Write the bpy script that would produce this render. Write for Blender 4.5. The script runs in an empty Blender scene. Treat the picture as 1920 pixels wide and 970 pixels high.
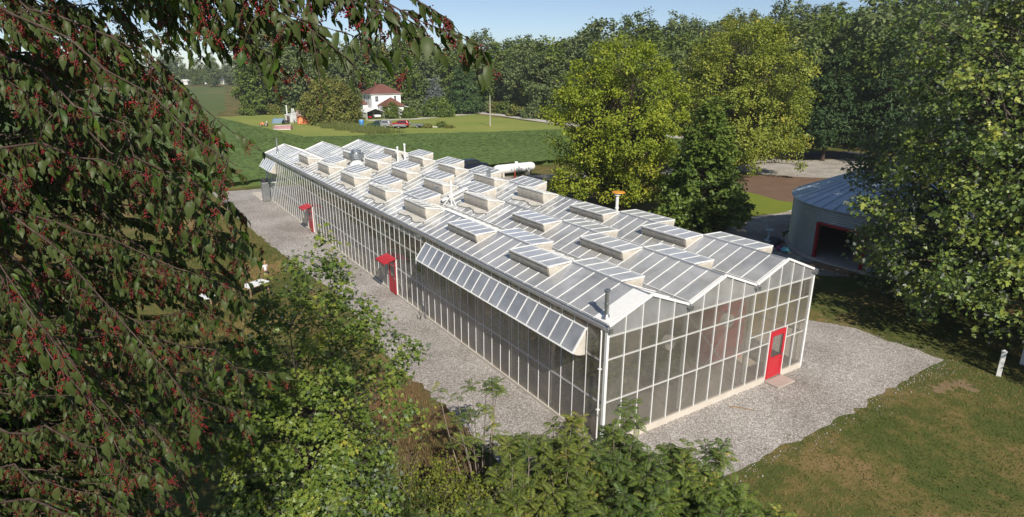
import bpy, math, random
import numpy as np
from mathutils import Vector, Matrix

sc = bpy.context.scene
R = math.radians

# ------------------------------------------------------------------ camera
CAM = np.array([-13.4135, -14.631, 13.3011])
YAW, PIT, ROL, FOC = 0.99500, -0.29950, 0.0038, 1162.9   # focal length in pixels of a 1920 wide picture


def cam_axes():
    f = np.array([math.cos(PIT) * math.cos(YAW), math.cos(PIT) * math.sin(YAW), math.sin(PIT)])
    r = np.array([math.sin(YAW), -math.cos(YAW), 0.0])
    u = np.cross(r, f)
    return (r * math.cos(ROL) + u * math.sin(ROL), -r * math.sin(ROL) + u * math.cos(ROL), f)


AR, AU, AF = cam_axes()
cam = bpy.data.cameras.new('camera')
cam.sensor_width = 36.0
cam.lens = FOC / 1920 * 36
cam.clip_start = 0.1
cam.clip_end = 4000
cam_o = bpy.data.objects.new('camera', cam)
M = Matrix(((AR[0], AU[0], -AF[0], CAM[0]), (AR[1], AU[1], -AF[1], CAM[1]), (AR[2], AU[2], -AF[2], CAM[2]), (0, 0, 0, 1)))
cam_o.matrix_world = M
sc.collection.objects.link(cam_o)
sc.camera = cam_o

# ------------------------------------------------------------------ light
SUN_EL = R(38)
SUN_X, SUN_Y = -0.26, -1.0
world = bpy.data.worlds.new('World')
sc.world = world
world.use_nodes = True
wn = world.node_tree.nodes
wl = world.node_tree.links
sky = wn.new('ShaderNodeTexSky')
sky.sky_type = 'NISHITA'
sky.sun_disc = False
sky.sun_elevation = SUN_EL
sky.sun_rotation = math.atan2(SUN_X, SUN_Y)
sky.air_density = 0.6
sky.dust_density = 0.15
sky.ozone_density = 2.5
wn['Background'].inputs[1].default_value = 0.09
tint_n = wn.new('ShaderNodeMix')
tint_n.data_type = 'RGBA'
tint_n.blend_type = 'MULTIPLY'
tint_n.inputs[0].default_value = 1.0
tint_n.inputs[7].default_value = (1.02, 0.95, 0.88, 1)
wl.new(sky.outputs[0], tint_n.inputs[6])
wl.new(tint_n.outputs[2], wn['Background'].inputs[0])
sun = bpy.data.lights.new('sun', 'SUN')
sun.energy = 4.4
sun.angle = R(0.53)
sun.color = (1.0, 0.93, 0.82)
sun_o = bpy.data.objects.new('sun', sun)
n_ = math.hypot(SUN_X, SUN_Y)
to_sun = Vector((SUN_X / n_ * math.cos(SUN_EL), SUN_Y / n_ * math.cos(SUN_EL), math.sin(SUN_EL)))
sun_o.rotation_euler = to_sun.to_track_quat('Z', 'Y').to_euler()
sc.collection.objects.link(sun_o)
vs = sc.view_settings
vs.view_transform = 'Standard'
vs.look = 'None'
vs.exposure = 0.45
vs.gamma = 1.0
vs.use_curve_mapping = False
sc.render.engine = 'CYCLES'
cy = sc.cycles
cy.use_denoising = True
cy.max_bounces = 10
cy.diffuse_bounces = 3
cy.glossy_bounces = 3
cy.transmission_bounces = 6
cy.transparent_max_bounces = 16
cy.caustics_reflective = False
cy.caustics_refractive = False
cy.sample_clamp_indirect = 6


# ------------------------------------------------------------------ pixel helpers (survey of the place)
def ray(u, v):
    return AF + AR * (u - 960) / FOC + AU * (485 - v) / FOC


def gz(u, v, z=0.0):
    d = ray(u, v)
    return CAM + d * (z - CAM[2]) / d[2]


def pd(u, v, dist):
    d = ray(u, v)
    return CAM + d * dist / math.hypot(d[0], d[1])


def pxx(u, v, x):
    d = ray(u, v)
    return CAM + d * (x - CAM[0]) / d[0]


# ------------------------------------------------------------------ object helpers
def link(o, parent=None):
    sc.collection.objects.link(o)
    if parent is not None:
        o.parent = parent
    return o


def tag(o, label=None, cat=None, group=None, kind=None):
    if label: o['label'] = label
    if cat: o['category'] = cat
    if group: o['group'] = group
    if kind: o['kind'] = kind
    return o


def empty(name, loc=(0, 0, 0), rz=0.0, label=None, cat=None, group=None, parent=None):
    o = bpy.data.objects.new(name, None)
    o.empty_display_size = 0.3
    o.location = loc
    o.rotation_euler = (0, 0, rz)
    link(o, parent)
    return tag(o, label, cat, group)


def copy_tree(o, parent=None, label=None):
    c = o.copy()
    link(c)
    if parent is not None:
        c.parent = parent
    if label: c['label'] = label
    for ch in list(o.children):
        copy_tree(ch, c)
    return c


def np_mesh(name, verts, faces, mat=None, smooth=False, tint=None):
    """verts (n,3), faces (m,k) all the same corner count"""
    me = bpy.data.meshes.new(name)
    verts = np.asarray(verts, np.float32)
    faces = np.asarray(faces, np.int32)
    m, k = faces.shape
    me.vertices.add(len(verts))
    me.vertices.foreach_set('co', verts.ravel())
    me.loops.add(m * k)
    me.loops.foreach_set('vertex_index', faces.ravel())
    me.polygons.add(m)
    me.polygons.foreach_set('loop_start', np.arange(0, m * k, k, dtype=np.int32))
    me.polygons.foreach_set('loop_total', np.full(m, k, np.int32))
    if smooth:
        me.polygons.foreach_set('use_smooth', np.ones(m, bool))
    if tint is not None:
        a = me.attributes.new('tint', 'FLOAT', 'POINT')
        a.data.foreach_set('value', np.asarray(tint, np.float32))
    me.update(calc_edges=True)
    if mat: me.materials.append(mat)
    return me


class MB:
    def __init__(self):
        self.v, self.f = [], []

    def add(self, vs_, fs):
        b = len(self.v)
        self.v += [tuple(map(float, q)) for q in vs_]
        self.f += [tuple(b + i for i in f) for f in fs]
        return self

    def box(self, x0, x1, y0, y1, z0, z1):
        v = [(x, y, z) for z in (z0, z1) for y in (y0, y1) for x in (x0, x1)]
        return self.add(v, [(0, 2, 3, 1), (4, 5, 7, 6), (0, 1, 5, 4), (2, 6, 7, 3), (0, 4, 6, 2), (1, 3, 7, 5)])

    def bar(self, a, b, w, h=None, up=(0, 0, 1)):
        a, b = Vector(a), Vector(b)
        h = w if h is None else h
        d = (b - a).normalized()
        u = Vector(up)
        if abs(d.dot(u)) > 0.98: u = Vector((0, 1, 0))
        s = d.cross(u).normalized() * w / 2
        t = s.cross(d).normalized() * h / 2
        v = [p + q for p in (a, b) for q in (-s - t, s - t, s + t, -s + t)]
        return self.add(v, [(0, 3, 2, 1), (4, 5, 6, 7), (0, 1, 5, 4), (1, 2, 6, 5), (2, 3, 7, 6), (3, 0, 4, 7)])

    def tube(self, pts, rad, n=8, cap=True):
        pts = [Vector(q) for q in pts]
        rad = [rad] * len(pts) if not hasattr(rad, '__len__') else rad
        b = len(self.v)
        prev = None
        for i, q in enumerate(pts):
            d = (pts[min(i + 1, len(pts) - 1)] - pts[max(i - 1, 0)])
            d = d.normalized() if d.length > 1e-9 else Vector((0, 0, 1))
            ref = Vector((1, 0, 0)) if abs(d.x) < 0.8 else Vector((0, 1, 0))
            if prev is not None: ref = prev
            s = (ref - d * ref.dot(d)).normalized()
            prev = s
            t = d.cross(s)
            for j in range(n):
                a = 2 * math.pi * j / n
                self.v.append(tuple(q + (s * math.cos(a) + t * math.sin(a)) * rad[i]))
        for i in range(len(pts) - 1):
            for j in range(n):
                k = (j + 1) % n
                self.f.append((b + i * n + j, b + i * n + k, b + (i + 1) * n + k, b + (i + 1) * n + j))
        if cap:
            self.f.append(tuple(b + j for j in reversed(range(n))))
            self.f.append(tuple(b + (len(pts) - 1) * n + j for j in range(n)))
        return self

    def lathe(self, prof, c=(0, 0), n=20):
        return self.tube([(c[0], c[1], z) for r, z in prof], [max(r, 1e-4) for r, z in prof], n)

    def prism(self, poly, a, b, axis='y'):
        """poly: list of 2-D points, extruded along axis from a to b"""
        def P(q, t):
            return {'y': (q[0], t, q[1]), 'x': (t, q[0], q[1]), 'z': (q[0], q[1], t)}[axis]
        n = len(poly)
        v = [P(q, a) for q in poly] + [P(q, b) for q in poly]
        f = [tuple(range(n)), tuple(range(2 * n - 1, n - 1, -1))]
        f += [(i, n + i, n + (i + 1) % n, (i + 1) % n) for i in range(n)]
        return self.add(v, f)

    def build(self, name, mat, parent=None, smooth=False, bevel=0.0):
        me = bpy.data.meshes.new(name)
        me.from_pydata(self.v, [], self.f)
        me.update()
        if mat: me.materials.append(mat)
        if smooth:
            me.polygons.foreach_set('use_smooth', [True] * len(me.polygons))
            try: me.set_sharp_from_angle(angle=R(40))
            except Exception: pass
        o = bpy.data.objects.new(name, me)
        if bevel:
            md = o.modifiers.new('bevel', 'BEVEL')
            md.width = bevel
            md.segments = 2
            md.limit_method = 'ANGLE'
        return link(o, parent)


# ------------------------------------------------------------------ materials
def mat(name):
    m = bpy.data.materials.new(name)
    m.use_nodes = True
    nt = m.node_tree
    nt.nodes.clear()
    out = nt.nodes.new('ShaderNodeOutputMaterial')
    return m, nt, out


def N(nt, typ, **kw):
    n = nt.nodes.new(typ)
    for k, v in kw.items():
        if k.startswith('i_'):
            key = k[2:]
            key = int(key) if key.isdigit() else key.replace('_', ' ')
            n.inputs[key].default_value = v
        else:
            setattr(n, k, v)
    return n


def ramp(nt, fac, stops, interp='LINEAR'):
    n = nt.nodes.new('ShaderNodeValToRGB')
    n.color_ramp.interpolation = interp
    el = n.color_ramp.elements
    while len(el) > 1: el.remove(el[-1])
    el[0].position = stops[0][0]
    el[0].color = (*stops[0][1], 1)
    for p_, c in stops[1:]:
        e = el.new(p_)
        e.color = (*c, 1)
    nt.links.new(fac, n.inputs[0])
    return n.outputs[0]


def noise(nt, scale, detail=4.0, rough=0.55, coord='Object', dist=0.0):
    tc = N(nt, 'ShaderNodeTexCoord')
    n = N(nt, 'ShaderNodeTexNoise', i_Scale=scale, i_Detail=detail, i_Roughness=rough, i_Distortion=dist)
    nt.links.new(tc.outputs[coord], n.inputs['Vector'])
    return n.outputs['Fac']


def mix(nt, fac, a, b, mode='MIX'):
    n = nt.nodes.new('ShaderNodeMix')
    n.data_type = 'RGBA'
    n.blend_type = mode
    for s, q in ((n.inputs[0], fac), (n.inputs[6], a), (n.inputs[7], b)):
        if hasattr(q, 'is_linked') or hasattr(q, 'links'):
            nt.links.new(q, s)
        elif isinstance(q, (int, float)):
            s.default_value = q
        else:
            s.default_value = (*q, 1) if len(q) == 3 else q
    return n.outputs[2]


def bump(nt, h, strength=0.4, dist=0.05):
    b = N(nt, 'ShaderNodeBump', i_Strength=strength, i_Distance=dist)
    nt.links.new(h, b.inputs['Height'])
    return b.outputs[0]


def principled(nt, out, col, rough=0.6, metal=0.0, spec=0.4, normal=None):
    p = N(nt, 'ShaderNodeBsdfPrincipled')
    if hasattr(col, 'links'): nt.links.new(col, p.inputs['Base Color'])
    else: p.inputs['Base Color'].default_value = (*col, 1)
    if hasattr(rough, 'links'): nt.links.new(rough, p.inputs['Roughness'])
    else: p.inputs['Roughness'].default_value = rough
    p.inputs['Metallic'].default_value = metal
    p.inputs['Specular IOR Level'].default_value = spec
    if normal is not None: nt.links.new(normal, p.inputs['Normal'])
    if out is not None: nt.links.new(p.outputs[0], out.inputs[0])
    return p


def paint(name, col, rough=0.5, metal=0.0, spec=0.4, wear=0.12, scale=6.0, dirt=(0.25, 0.22, 0.18)):
    m, nt, out = mat(name)
    f = noise(nt, scale, 5)
    c = ramp(nt, f, [(0.35, tuple(x * (1 - wear) + d * wear * 0.5 for x, d in zip(col, dirt))), (0.62, col)])
    g = noise(nt, scale * 5, 3)
    rr = N(nt, 'ShaderNodeMapRange', i_3=rough * 0.8, i_4=min(1, rough * 1.25))
    nt.links.new(g, rr.inputs[0])
    principled(nt, out, c, rr.outputs[0], metal, spec)
    return m


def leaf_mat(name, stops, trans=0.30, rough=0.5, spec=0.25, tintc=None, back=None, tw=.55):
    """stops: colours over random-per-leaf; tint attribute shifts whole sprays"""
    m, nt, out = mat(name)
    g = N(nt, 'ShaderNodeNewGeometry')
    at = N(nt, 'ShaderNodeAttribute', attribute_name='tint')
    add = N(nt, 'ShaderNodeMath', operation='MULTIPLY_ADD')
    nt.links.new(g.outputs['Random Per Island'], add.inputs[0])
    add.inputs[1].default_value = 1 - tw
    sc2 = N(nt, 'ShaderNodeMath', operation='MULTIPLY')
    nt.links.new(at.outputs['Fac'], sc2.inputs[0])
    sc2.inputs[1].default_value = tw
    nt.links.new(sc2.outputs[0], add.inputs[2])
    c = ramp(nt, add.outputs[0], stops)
    if back is not None:
        c = mix(nt, g.outputs['Backfacing'], c, back)
    p = principled(nt, None, c, rough, 0, spec)
    t = N(nt, 'ShaderNodeBsdfTranslucent')
    tc = mix(nt, 1.0, c, (1.25, 1.3, 0.55), 'MULTIPLY')
    nt.links.new(tc, t.inputs[0])
    ms = N(nt, 'ShaderNodeMixShader', i_0=trans)
    nt.links.new(p.outputs[0], ms.inputs[1])
    nt.links.new(t.outputs[0], ms.inputs[2])
    nt.links.new(ms.outputs[0], out.inputs[0])
    return m


def bark_mat(name, a, b, scale=9):
    m, nt, out = mat(name)
    tc = N(nt, 'ShaderNodeTexCoord')
    mp = N(nt, 'ShaderNodeMapping')
    mp.inputs['Scale'].default_value = (1, 1, 0.22)
    nt.links.new(tc.outputs['Object'], mp.inputs[0])
    n = N(nt, 'ShaderNodeTexNoise', i_Scale=scale, i_Detail=6.0, i_Roughness=0.7)
    nt.links.new(mp.outputs[0], n.inputs['Vector'])
    c = ramp(nt, n.outputs['Fac'], [(0.35, a), (0.65, b)])
    principled(nt, out, c, 0.9, 0, 0.15, bump(nt, n.outputs['Fac'], 0.6, 0.03))
    return m


def soil_mat(name, layers, sc1=0.25, sc2=3.0, bumpd=0.06, rough=0.95, fine=30.0):
    m, nt, out = mat(name)
    f1 = noise(nt, sc1, 6, 0.6, dist=0.4)
    f2 = noise(nt, sc2, 6, 0.65)
    f3 = noise(nt, fine, 3, 0.7)
    a = N(nt, 'ShaderNodeMath', operation='MULTIPLY_ADD')
    nt.links.new(f2, a.inputs[0]); a.inputs[1].default_value = 0.45
    nt.links.new(f1, a.inputs[2])
    a2 = N(nt, 'ShaderNodeMath', operation='MULTIPLY_ADD')
    nt.links.new(f3, a2.inputs[0]); a2.inputs[1].default_value = 0.35
    nt.links.new(a.outputs[0], a2.inputs[2])
    a3 = N(nt, 'ShaderNodeMath', operation='MULTIPLY')
    nt.links.new(a2.outputs[0], a3.inputs[0]); a3.inputs[1].default_value = 1 / 1.8
    c = ramp(nt, a3.outputs[0], layers)
    principled(nt, out, c, rough, 0, 0.1, bump(nt, f3, 0.5, bumpd))
    return m


def gravel_mat(name, cols, scale=26.0, big=0.35):
    m, nt, out = mat(name)
    tc = N(nt, 'ShaderNodeTexCoord')
    v = N(nt, 'ShaderNodeTexVoronoi', i_Scale=scale)
    nt.links.new(tc.outputs['Object'], v.inputs['Vector'])
    sp = N(nt, 'ShaderNodeSeparateColor')
    nt.links.new(v.outputs['Color'], sp.inputs[0])
    c = ramp(nt, sp.outputs[0], cols)
    f = noise(nt, big, 5, 0.6)
    c2 = mix(nt, 1.0, c, ramp(nt, f, [(0.32, (0.70, 0.68, 0.65)), (0.60, (1.06, 1.05, 1.04))]), 'MULTIPLY')
    ff = noise(nt, 5.0, 5, 0.7)
    c3 = mix(nt, 1.0, c2, ramp(nt, ff, [(0.3, (0.82, 0.80, 0.78)), (0.6, (1.04, 1.04, 1.04))]), 'MULTIPLY')
    principled(nt, out, c3, 0.92, 0, 0.2, bump(nt, v.outputs['Distance'], 0.55, 0.015))
    return m


def sheen(nt, base, k, power=4.0):
    lw = N(nt, 'ShaderNodeLayerWeight', i_Blend=0.5)
    pw = N(nt, 'ShaderNodeMath', operation='POWER'); nt.links.new(lw.outputs['Facing'], pw.inputs[0]); pw.inputs[1].default_value = power
    ma = N(nt, 'ShaderNodeMath', operation='MULTIPLY_ADD'); nt.links.new(pw.outputs[0], ma.inputs[0])
    ma.inputs[1].default_value = k; ma.inputs[2].default_value = base
    ma.use_clamp = True
    return ma.outputs[0]


def pane_vary(nt, fac, snap, off, amt):
    tc = N(nt, 'ShaderNodeTexCoord')
    ad = N(nt, 'ShaderNodeVectorMath', operation='SUBTRACT'); nt.links.new(tc.outputs['Object'], ad.inputs[0]); ad.inputs[1].default_value = off
    dv = N(nt, 'ShaderNodeVectorMath', operation='DIVIDE'); nt.links.new(ad.outputs[0], dv.inputs[0]); dv.inputs[1].default_value = snap
    fl = N(nt, 'ShaderNodeVectorMath', operation='FLOOR'); nt.links.new(dv.outputs[0], fl.inputs[0])
    wn_ = N(nt, 'ShaderNodeTexWhiteNoise', noise_dimensions='3D'); nt.links.new(fl.outputs[0], wn_.inputs['Vector'])
    mr = N(nt, 'ShaderNodeMapRange', i_3=1 - amt, i_4=1 + amt); nt.links.new(wn_.outputs['Value'], mr.inputs[0])
    mu = N(nt, 'ShaderNodeMath', operation='MULTIPLY'); mu.use_clamp = True
    nt.links.new(fac, mu.inputs[0]); nt.links.new(mr.outputs[0], mu.inputs[1])
    return mu.outputs[0]


def poly_mat(name, tint, clear, blur, diff, rough=0.3, gloss=0.5, thru=0.5, snap=(2, .738, 50), off=(0, .31, 0), amt=.22, dcol=(0.75, 0.76, 0.77)):
    """twin-wall sheet: part see-through, part blurred, part milky, with a soft sheen"""
    m, nt, out = mat(name)
    tr = N(nt, 'ShaderNodeBsdfTransparent'); tr.inputs[0].default_value = (*tint, 1)
    rf = N(nt, 'ShaderNodeBsdfRefraction', i_Roughness=0.27, i_IOR=1.02); rf.inputs[0].default_value = (*tint, 1)
    df = N(nt, 'ShaderNodeBsdfTranslucent'); df.inputs[0].default_value = (0.8, 0.8, 0.78, 1)
    d2 = N(nt, 'ShaderNodeBsdfDiffuse'); d2.inputs[0].default_value = (*dcol, 1)
    m0 = N(nt, 'ShaderNodeMixShader', i_0=1 - thru)
    nt.links.new(df.outputs[0], m0.inputs[1]); nt.links.new(d2.outputs[0], m0.inputs[2])
    m1 = N(nt, 'ShaderNodeMixShader', i_0=blur / max(1e-6, clear + blur))
    nt.links.new(tr.outputs[0], m1.inputs[1]); nt.links.new(rf.outputs[0], m1.inputs[2])
    f = noise(nt, 0.55, 4, 0.6, dist=.6)
    mr = N(nt, 'ShaderNodeMapRange', i_1=.3, i_2=.7, i_3=diff * 0.68, i_4=diff * 1.3); nt.links.new(f, mr.inputs[0])  # soft blotches in the milky share imitate mottled reflections
    m2 = N(nt, 'ShaderNodeMixShader')
    nt.links.new(pane_vary(nt, mr.outputs[0], snap, off, amt), m2.inputs[0])
    nt.links.new(m1.outputs[0], m2.inputs[1]); nt.links.new(m0.outputs[0], m2.inputs[2])
    tc = N(nt, 'ShaderNodeTexCoord')
    wv = noise(nt, 0.7, 2, 0.5)
    gl = N(nt, 'ShaderNodeBsdfGlossy', i_Roughness=rough); gl.inputs[0].default_value = (0.95, 0.96, 1, 1)
    nt.links.new(bump(nt, wv, 0.35, 0.25), gl.inputs['Normal'])
    m3 = N(nt, 'ShaderNodeMixShader')
    nt.links.new(sheen(nt, gloss * .5, .8), m3.inputs[0])
    nt.links.new(m2.outputs[0], m3.inputs[1]); nt.links.new(gl.outputs[0], m3.inputs[2])
    nt.links.new(m3.outputs[0], out.inputs[0])
    return m


def glass_mat(name, tint=(0.86, 0.9, 0.9), milky=0.06, blend=0.25, rough=0.03, wav=0.12, snap=(2, .738, 50), off=(0, .31, 0), amt=.3):
    m, nt, out = mat(name)
    tr = N(nt, 'ShaderNodeBsdfTransparent'); tr.inputs[0].default_value = (*tint, 1)
    df = N(nt, 'ShaderNodeBsdfDiffuse'); df.inputs[0].default_value = (0.72, 0.73, 0.72, 1)
    f = noise(nt, 1.3, 5, 0.65)
    mr = N(nt, 'ShaderNodeMapRange', i_1=0.3, i_2=0.75, i_3=milky * 0.3, i_4=milky * 1.8); nt.links.new(f, mr.inputs[0])
    m1 = N(nt, 'ShaderNodeMixShader'); nt.links.new(pane_vary(nt, mr.outputs[0], snap, off, amt), m1.inputs[0])
    nt.links.new(tr.outputs[0], m1.inputs[1]); nt.links.new(df.outputs[0], m1.inputs[2])
    gl = N(nt, 'ShaderNodeBsdfGlossy', i_Roughness=rough)
    nt.links.new(bump(nt, noise(nt, 1.0, 2), wav, 0.15), gl.inputs['Normal'])
    m2 = N(nt, 'ShaderNodeMixShader'); nt.links.new(sheen(nt, blend * .4, .85), m2.inputs[0])
    nt.links.new(m1.outputs[0], m2.inputs[1]); nt.links.new(gl.outputs[0], m2.inputs[2])
    nt.links.new(m2.outputs[0], out.inputs[0])
    return m


def cloth_mat(name, col, thru=0.4, clear=0.0):
    m, nt, out = mat(name)
    f = noise(nt, 2.5, 5, 0.6)
    c = ramp(nt, f, [(0.3, tuple(x * 0.82 for x in col)), (0.65, col)])
    d = N(nt, 'ShaderNodeBsdfDiffuse'); nt.links.new(c, d.inputs[0])
    t = N(nt, 'ShaderNodeBsdfTranslucent'); nt.links.new(c, t.inputs[0])
    ms = N(nt, 'ShaderNodeMixShader', i_0=thru)
    nt.links.new(d.outputs[0], ms.inputs[1]); nt.links.new(t.outputs[0], ms.inputs[2])
    if clear:
        tr = N(nt, 'ShaderNodeBsdfTransparent')
        m2 = N(nt, 'ShaderNodeMixShader', i_0=clear)
        nt.links.new(ms.outputs[0], m2.inputs[1]); nt.links.new(tr.outputs[0], m2.inputs[2])
        ms = m2
    nt.links.new(ms.outputs[0], out.inputs[0])
    return m

# ================================================================== materials in use
M_lawn = soil_mat('lawn', [(0.41, (0.235, 0.160, 0.078)), (0.465, (0.170, 0.132, 0.050)), (0.505, (0.112, 0.110, 0.033)), (0.55, (0.066, 0.088, 0.022)), (0.63, (0.120, 0.118, 0.038))], 0.16, 1.6, 0.06, fine=14)
M_mown = soil_mat('mown_lawn', [(0.30, (0.300, 0.285, 0.085)), (0.48, (0.225, 0.255, 0.062)), (0.60, (0.175, 0.225, 0.052)), (0.78, (0.270, 0.270, 0.080))], 0.05, 0.5, 0.05, fine=4)
M_bright = soil_mat('bright_grass', [(0.30, (0.20, 0.20, 0.035)), (0.5, (0.155, 0.19, 0.028)), (0.75, (0.12, 0.16, 0.025))], 0.2, 1.5, 0.05, fine=8)
M_soy = leaf_mat('soybean_leaves', [(0.1, (0.114, 0.174, 0.045)), (0.5, (0.131, 0.196, 0.051)), (0.95, (0.155, 0.221, 0.059))], 0.12, 0.6, 0.1)
M_farf = soil_mat('far_field', [(0.42, (0.15, 0.15, 0.055)), (0.5, (0.085, 0.125, 0.040)), (0.6, (0.12, 0.14, 0.048))], .012, .2, .02, fine=2)
M_soyb = soil_mat('soybean_understorey', [(0.3, (0.080, 0.125, 0.034)), (0.7, (0.10, 0.15, 0.042))], .3, 3, .02)
M_gravel = gravel_mat('gravel', [(0.0, (0.17, 0.155, 0.142)), (0.35, (0.31, 0.288, 0.272)), (0.7, (0.415, 0.390, 0.370)), (1.0, (0.66, 0.635, 0.61))], 29, .22)
M_gravel2 = gravel_mat('lane_gravel', [(0.0, (0.26, 0.235, 0.20)), (0.5, (0.38, 0.35, 0.31)), (1.0, (0.52, 0.49, 0.45))], 12)
M_dirt = soil_mat('bare_dirt', [(0.3, (0.115, 0.075, 0.052)), (0.5, (0.165, 0.105, 0.072)), (0.75, (0.215, 0.145, 0.10))], 0.35, 2.5, 0.05, fine=12)
M_bare = soil_mat('bare_soil', [(0.3, (0.15, 0.12, 0.06)), (0.5, (0.21, 0.155, 0.09)), (0.75, (0.25, 0.19, 0.12))], 0.8, 4, 0.05, fine=12)
M_dry = soil_mat('dry_weeds', [(0.3, (0.10, 0.068, 0.034)), (0.5, (0.145, 0.095, 0.045)), (0.62, (0.09, 0.085, 0.03)), (0.75, (0.19, 0.135, 0.07))], 0.5, 3, 0.08, fine=14)
M_asphalt = soil_mat('asphalt', [(0.3, (0.055, 0.056, 0.06)), (0.7, (0.085, 0.086, 0.09))], 0.3, 4, 0.02, fine=30)
M_road = soil_mat('road', [(0.3, (0.42, 0.395, 0.37)), (0.7, (0.54, 0.515, 0.485))], 0.3, 4, 0.02, fine=20)
M_hill = soil_mat('hill', [(0.3, (0.05, 0.06, 0.02)), (0.7, (0.08, 0.09, 0.03))], 0.1, 1, 0.1)
M_white = paint('white_metal', (0.80, 0.80, 0.78), 0.35, 0.0, 0.5, 0.06)
M_grey = paint('satin_aluminium', (0.56, 0.56, 0.54), 0.45, 0.1, 0.5, 0.1)
M_alu = paint('aluminium', (0.62, 0.63, 0.64), 0.38, 0.75, 0.5, 0.15)
M_galv = paint('galvanised_steel', (0.50, 0.53, 0.55), 0.32, 0.85, 0.5, 0.25)
M_red = paint('red_paint', (0.50, 0.016, 0.030), 0.42, 0, 0.45, 0.16)
M_redrub = paint('dark_red_trim', (0.33, 0.012, 0.02), 0.5, 0, 0.4, 0.1)
M_conc = soil_mat('concrete', [(0.3, (0.46, 0.41, 0.35)), (0.7, (0.62, 0.57, 0.50))], 0.8, 5, 0.01, fine=30)
M_floor = soil_mat('concrete_floor', [(0.3, (0.28, 0.235, 0.18)), (0.7, (0.44, 0.385, 0.31))], 0.3, 3, 0.01)
M_polyw = poly_mat('twinwall_wall', (0.96, 0.92, 0.84), 0.26, 0.74, 0.19, 0.25, 0.22, dcol=(0.84, 0.79, 0.70))
M_polyf = poly_mat('twinwall_front', (0.95, 0.92, 0.85), 0.24, 0.76, 0.21, 0.25, 0.22, .5, (.8, 50, 50), (0, -20, 0), dcol=(0.84, 0.79, 0.70))
M_polyg = poly_mat('twinwall_gable', (0.93, 0.91, 0.87), 0.4, 0.6, 0.55, 0.34, 0.2, .5, (.8, 50, 50), (0, -20, 0))
M_polyr = poly_mat('twinwall_roof', (0.91, 0.90, 0.88), 0.3, 0.7, 0.56, 0.24, 0.34, .20, (2, .738, 50), (0, .124, 0), .10)
M_glassw = glass_mat('wall_glass', (0.90, 0.92, 0.90), 0.09, 0.16, 0.02, 0.05)
M_glassr = glass_mat('roof_glass', (0.92, 0.95, 0.97), 0.66, 0.34, 0.06, 0.2, (2, .725, 50), (0, 16.1, 0), .25)
M_sash = poly_mat('vent_sheet', (0.90, 0.90, 0.89), 0.35, 0.65, 0.80, 0.22, 0.26, .2, (50, .7375, 50), (0, 0, 0), .12)
M_sash2 = poly_mat('side_vent_sheet', (0.84, 0.86, 0.88), 0.35, 0.65, 0.46, 0.20, 0.45, .3, (50, .738, 50), (0, .312, 0), .12)
M_sashg = glass_mat('vent_glass', (0.80, 0.83, 0.86), 0.52, 0.35, 0.05, 0.15, (50, .725, 50), (0, 0, 0), .3)
M_curt = cloth_mat('insect_net', (0.93, 0.88, 0.79), 0.45)
M_apron = cloth_mat('net_apron', (0.86, 0.82, 0.74), 0.3, 0.25)
M_shade = cloth_mat('shade_cloth', (0.80, 0.81, 0.82), 0.4, 0.25)
M_clear = glass_mat('clear_pane', (0.86, 0.87, 0.86), 0.04, 0.2, 0.03, 0.03)
M_black = paint('black_rubber', (0.03, 0.03, 0.032), 0.6)
M_rope = paint('dark_cord', (0.10, 0.11, 0.12), 0.8)
M_wood = paint('weathered_timber', (0.30, 0.20, 0.12), 0.8, 0, 0.2, 0.3)


def jitter_poly(pts, step, amp, rng, closed=True):
    out = []
    n = len(pts)
    for i in range(n):
        a, b = np.array(pts[i], float), np.array(pts[(i + 1) % n], float)
        L_ = np.linalg.norm(b - a)
        k = max(1, int(L_ / step))
        nrm = np.array([-(b - a)[1], (b - a)[0]]) / max(L_, 1e-6)
        ph = rng.uniform(0, 6.28, 3)
        for j in range(k):
            t = j / k
            w = math.sin(math.pi * min(1, max(0, t))) ** 0.3 if j else 0
            s = t * L_
            off = amp * w * (0.5 * math.sin(s * 0.5 + ph[0]) + 0.35 * math.sin(s * 1.7 + ph[1]) + 0.25 * math.sin(s * 4.9 + ph[2]) + 0.45 * rng.normal())
            out.append(tuple(a + (b - a) * t + nrm * off))
    return out


def sheet(name, pts, z, m, step=0.5, amp=0.15, seed=0, kind='structure'):
    q = jitter_poly(pts, step, amp, np.random.default_rng(seed))
    mb = MB().add([(x, y, z) for x, y in q], [tuple(range(len(q)))])
    return tag(mb.build(name, m), kind=kind)


def hill_h(x, y):
    t = np.clip((np.asarray(x, float) - 92) / 110, 0, 1)
    w = np.clip((np.asarray(y, float) + 60) / 90, 0, 1) * np.clip((260 - np.asarray(y, float)) / 160, 0, 1)
    return 14 * t * t * (3 - 2 * t) * w


# ================================================================== the ground
def ground():
    # one sheet out to the horizon, rising into the wooded hill
    xs = np.concatenate([[-3000, -800, -300], np.arange(-150, 400, 10.0), [600, 1200, 3000]])
    ys = np.concatenate([[-3000, -800, -300], np.arange(-150, 420, 10.0), [600, 1200, 3000]])
    X, Y = np.meshgrid(xs, ys)
    Z = hill_h(X, Y)
    nx, ny = len(xs), len(ys)
    V = np.stack([X, Y, Z], -1).reshape(-1, 3)
    I = np.arange(nx * ny).reshape(ny, nx)
    F = np.stack([I[:-1, :-1], I[:-1, 1:], I[1:, 1:], I[1:, :-1]], -1).reshape(-1, 4)
    o = bpy.data.objects.new('ground', np_mesh('ground', V, F, M_lawn, True))
    tag(link(o), kind='structure')


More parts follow.
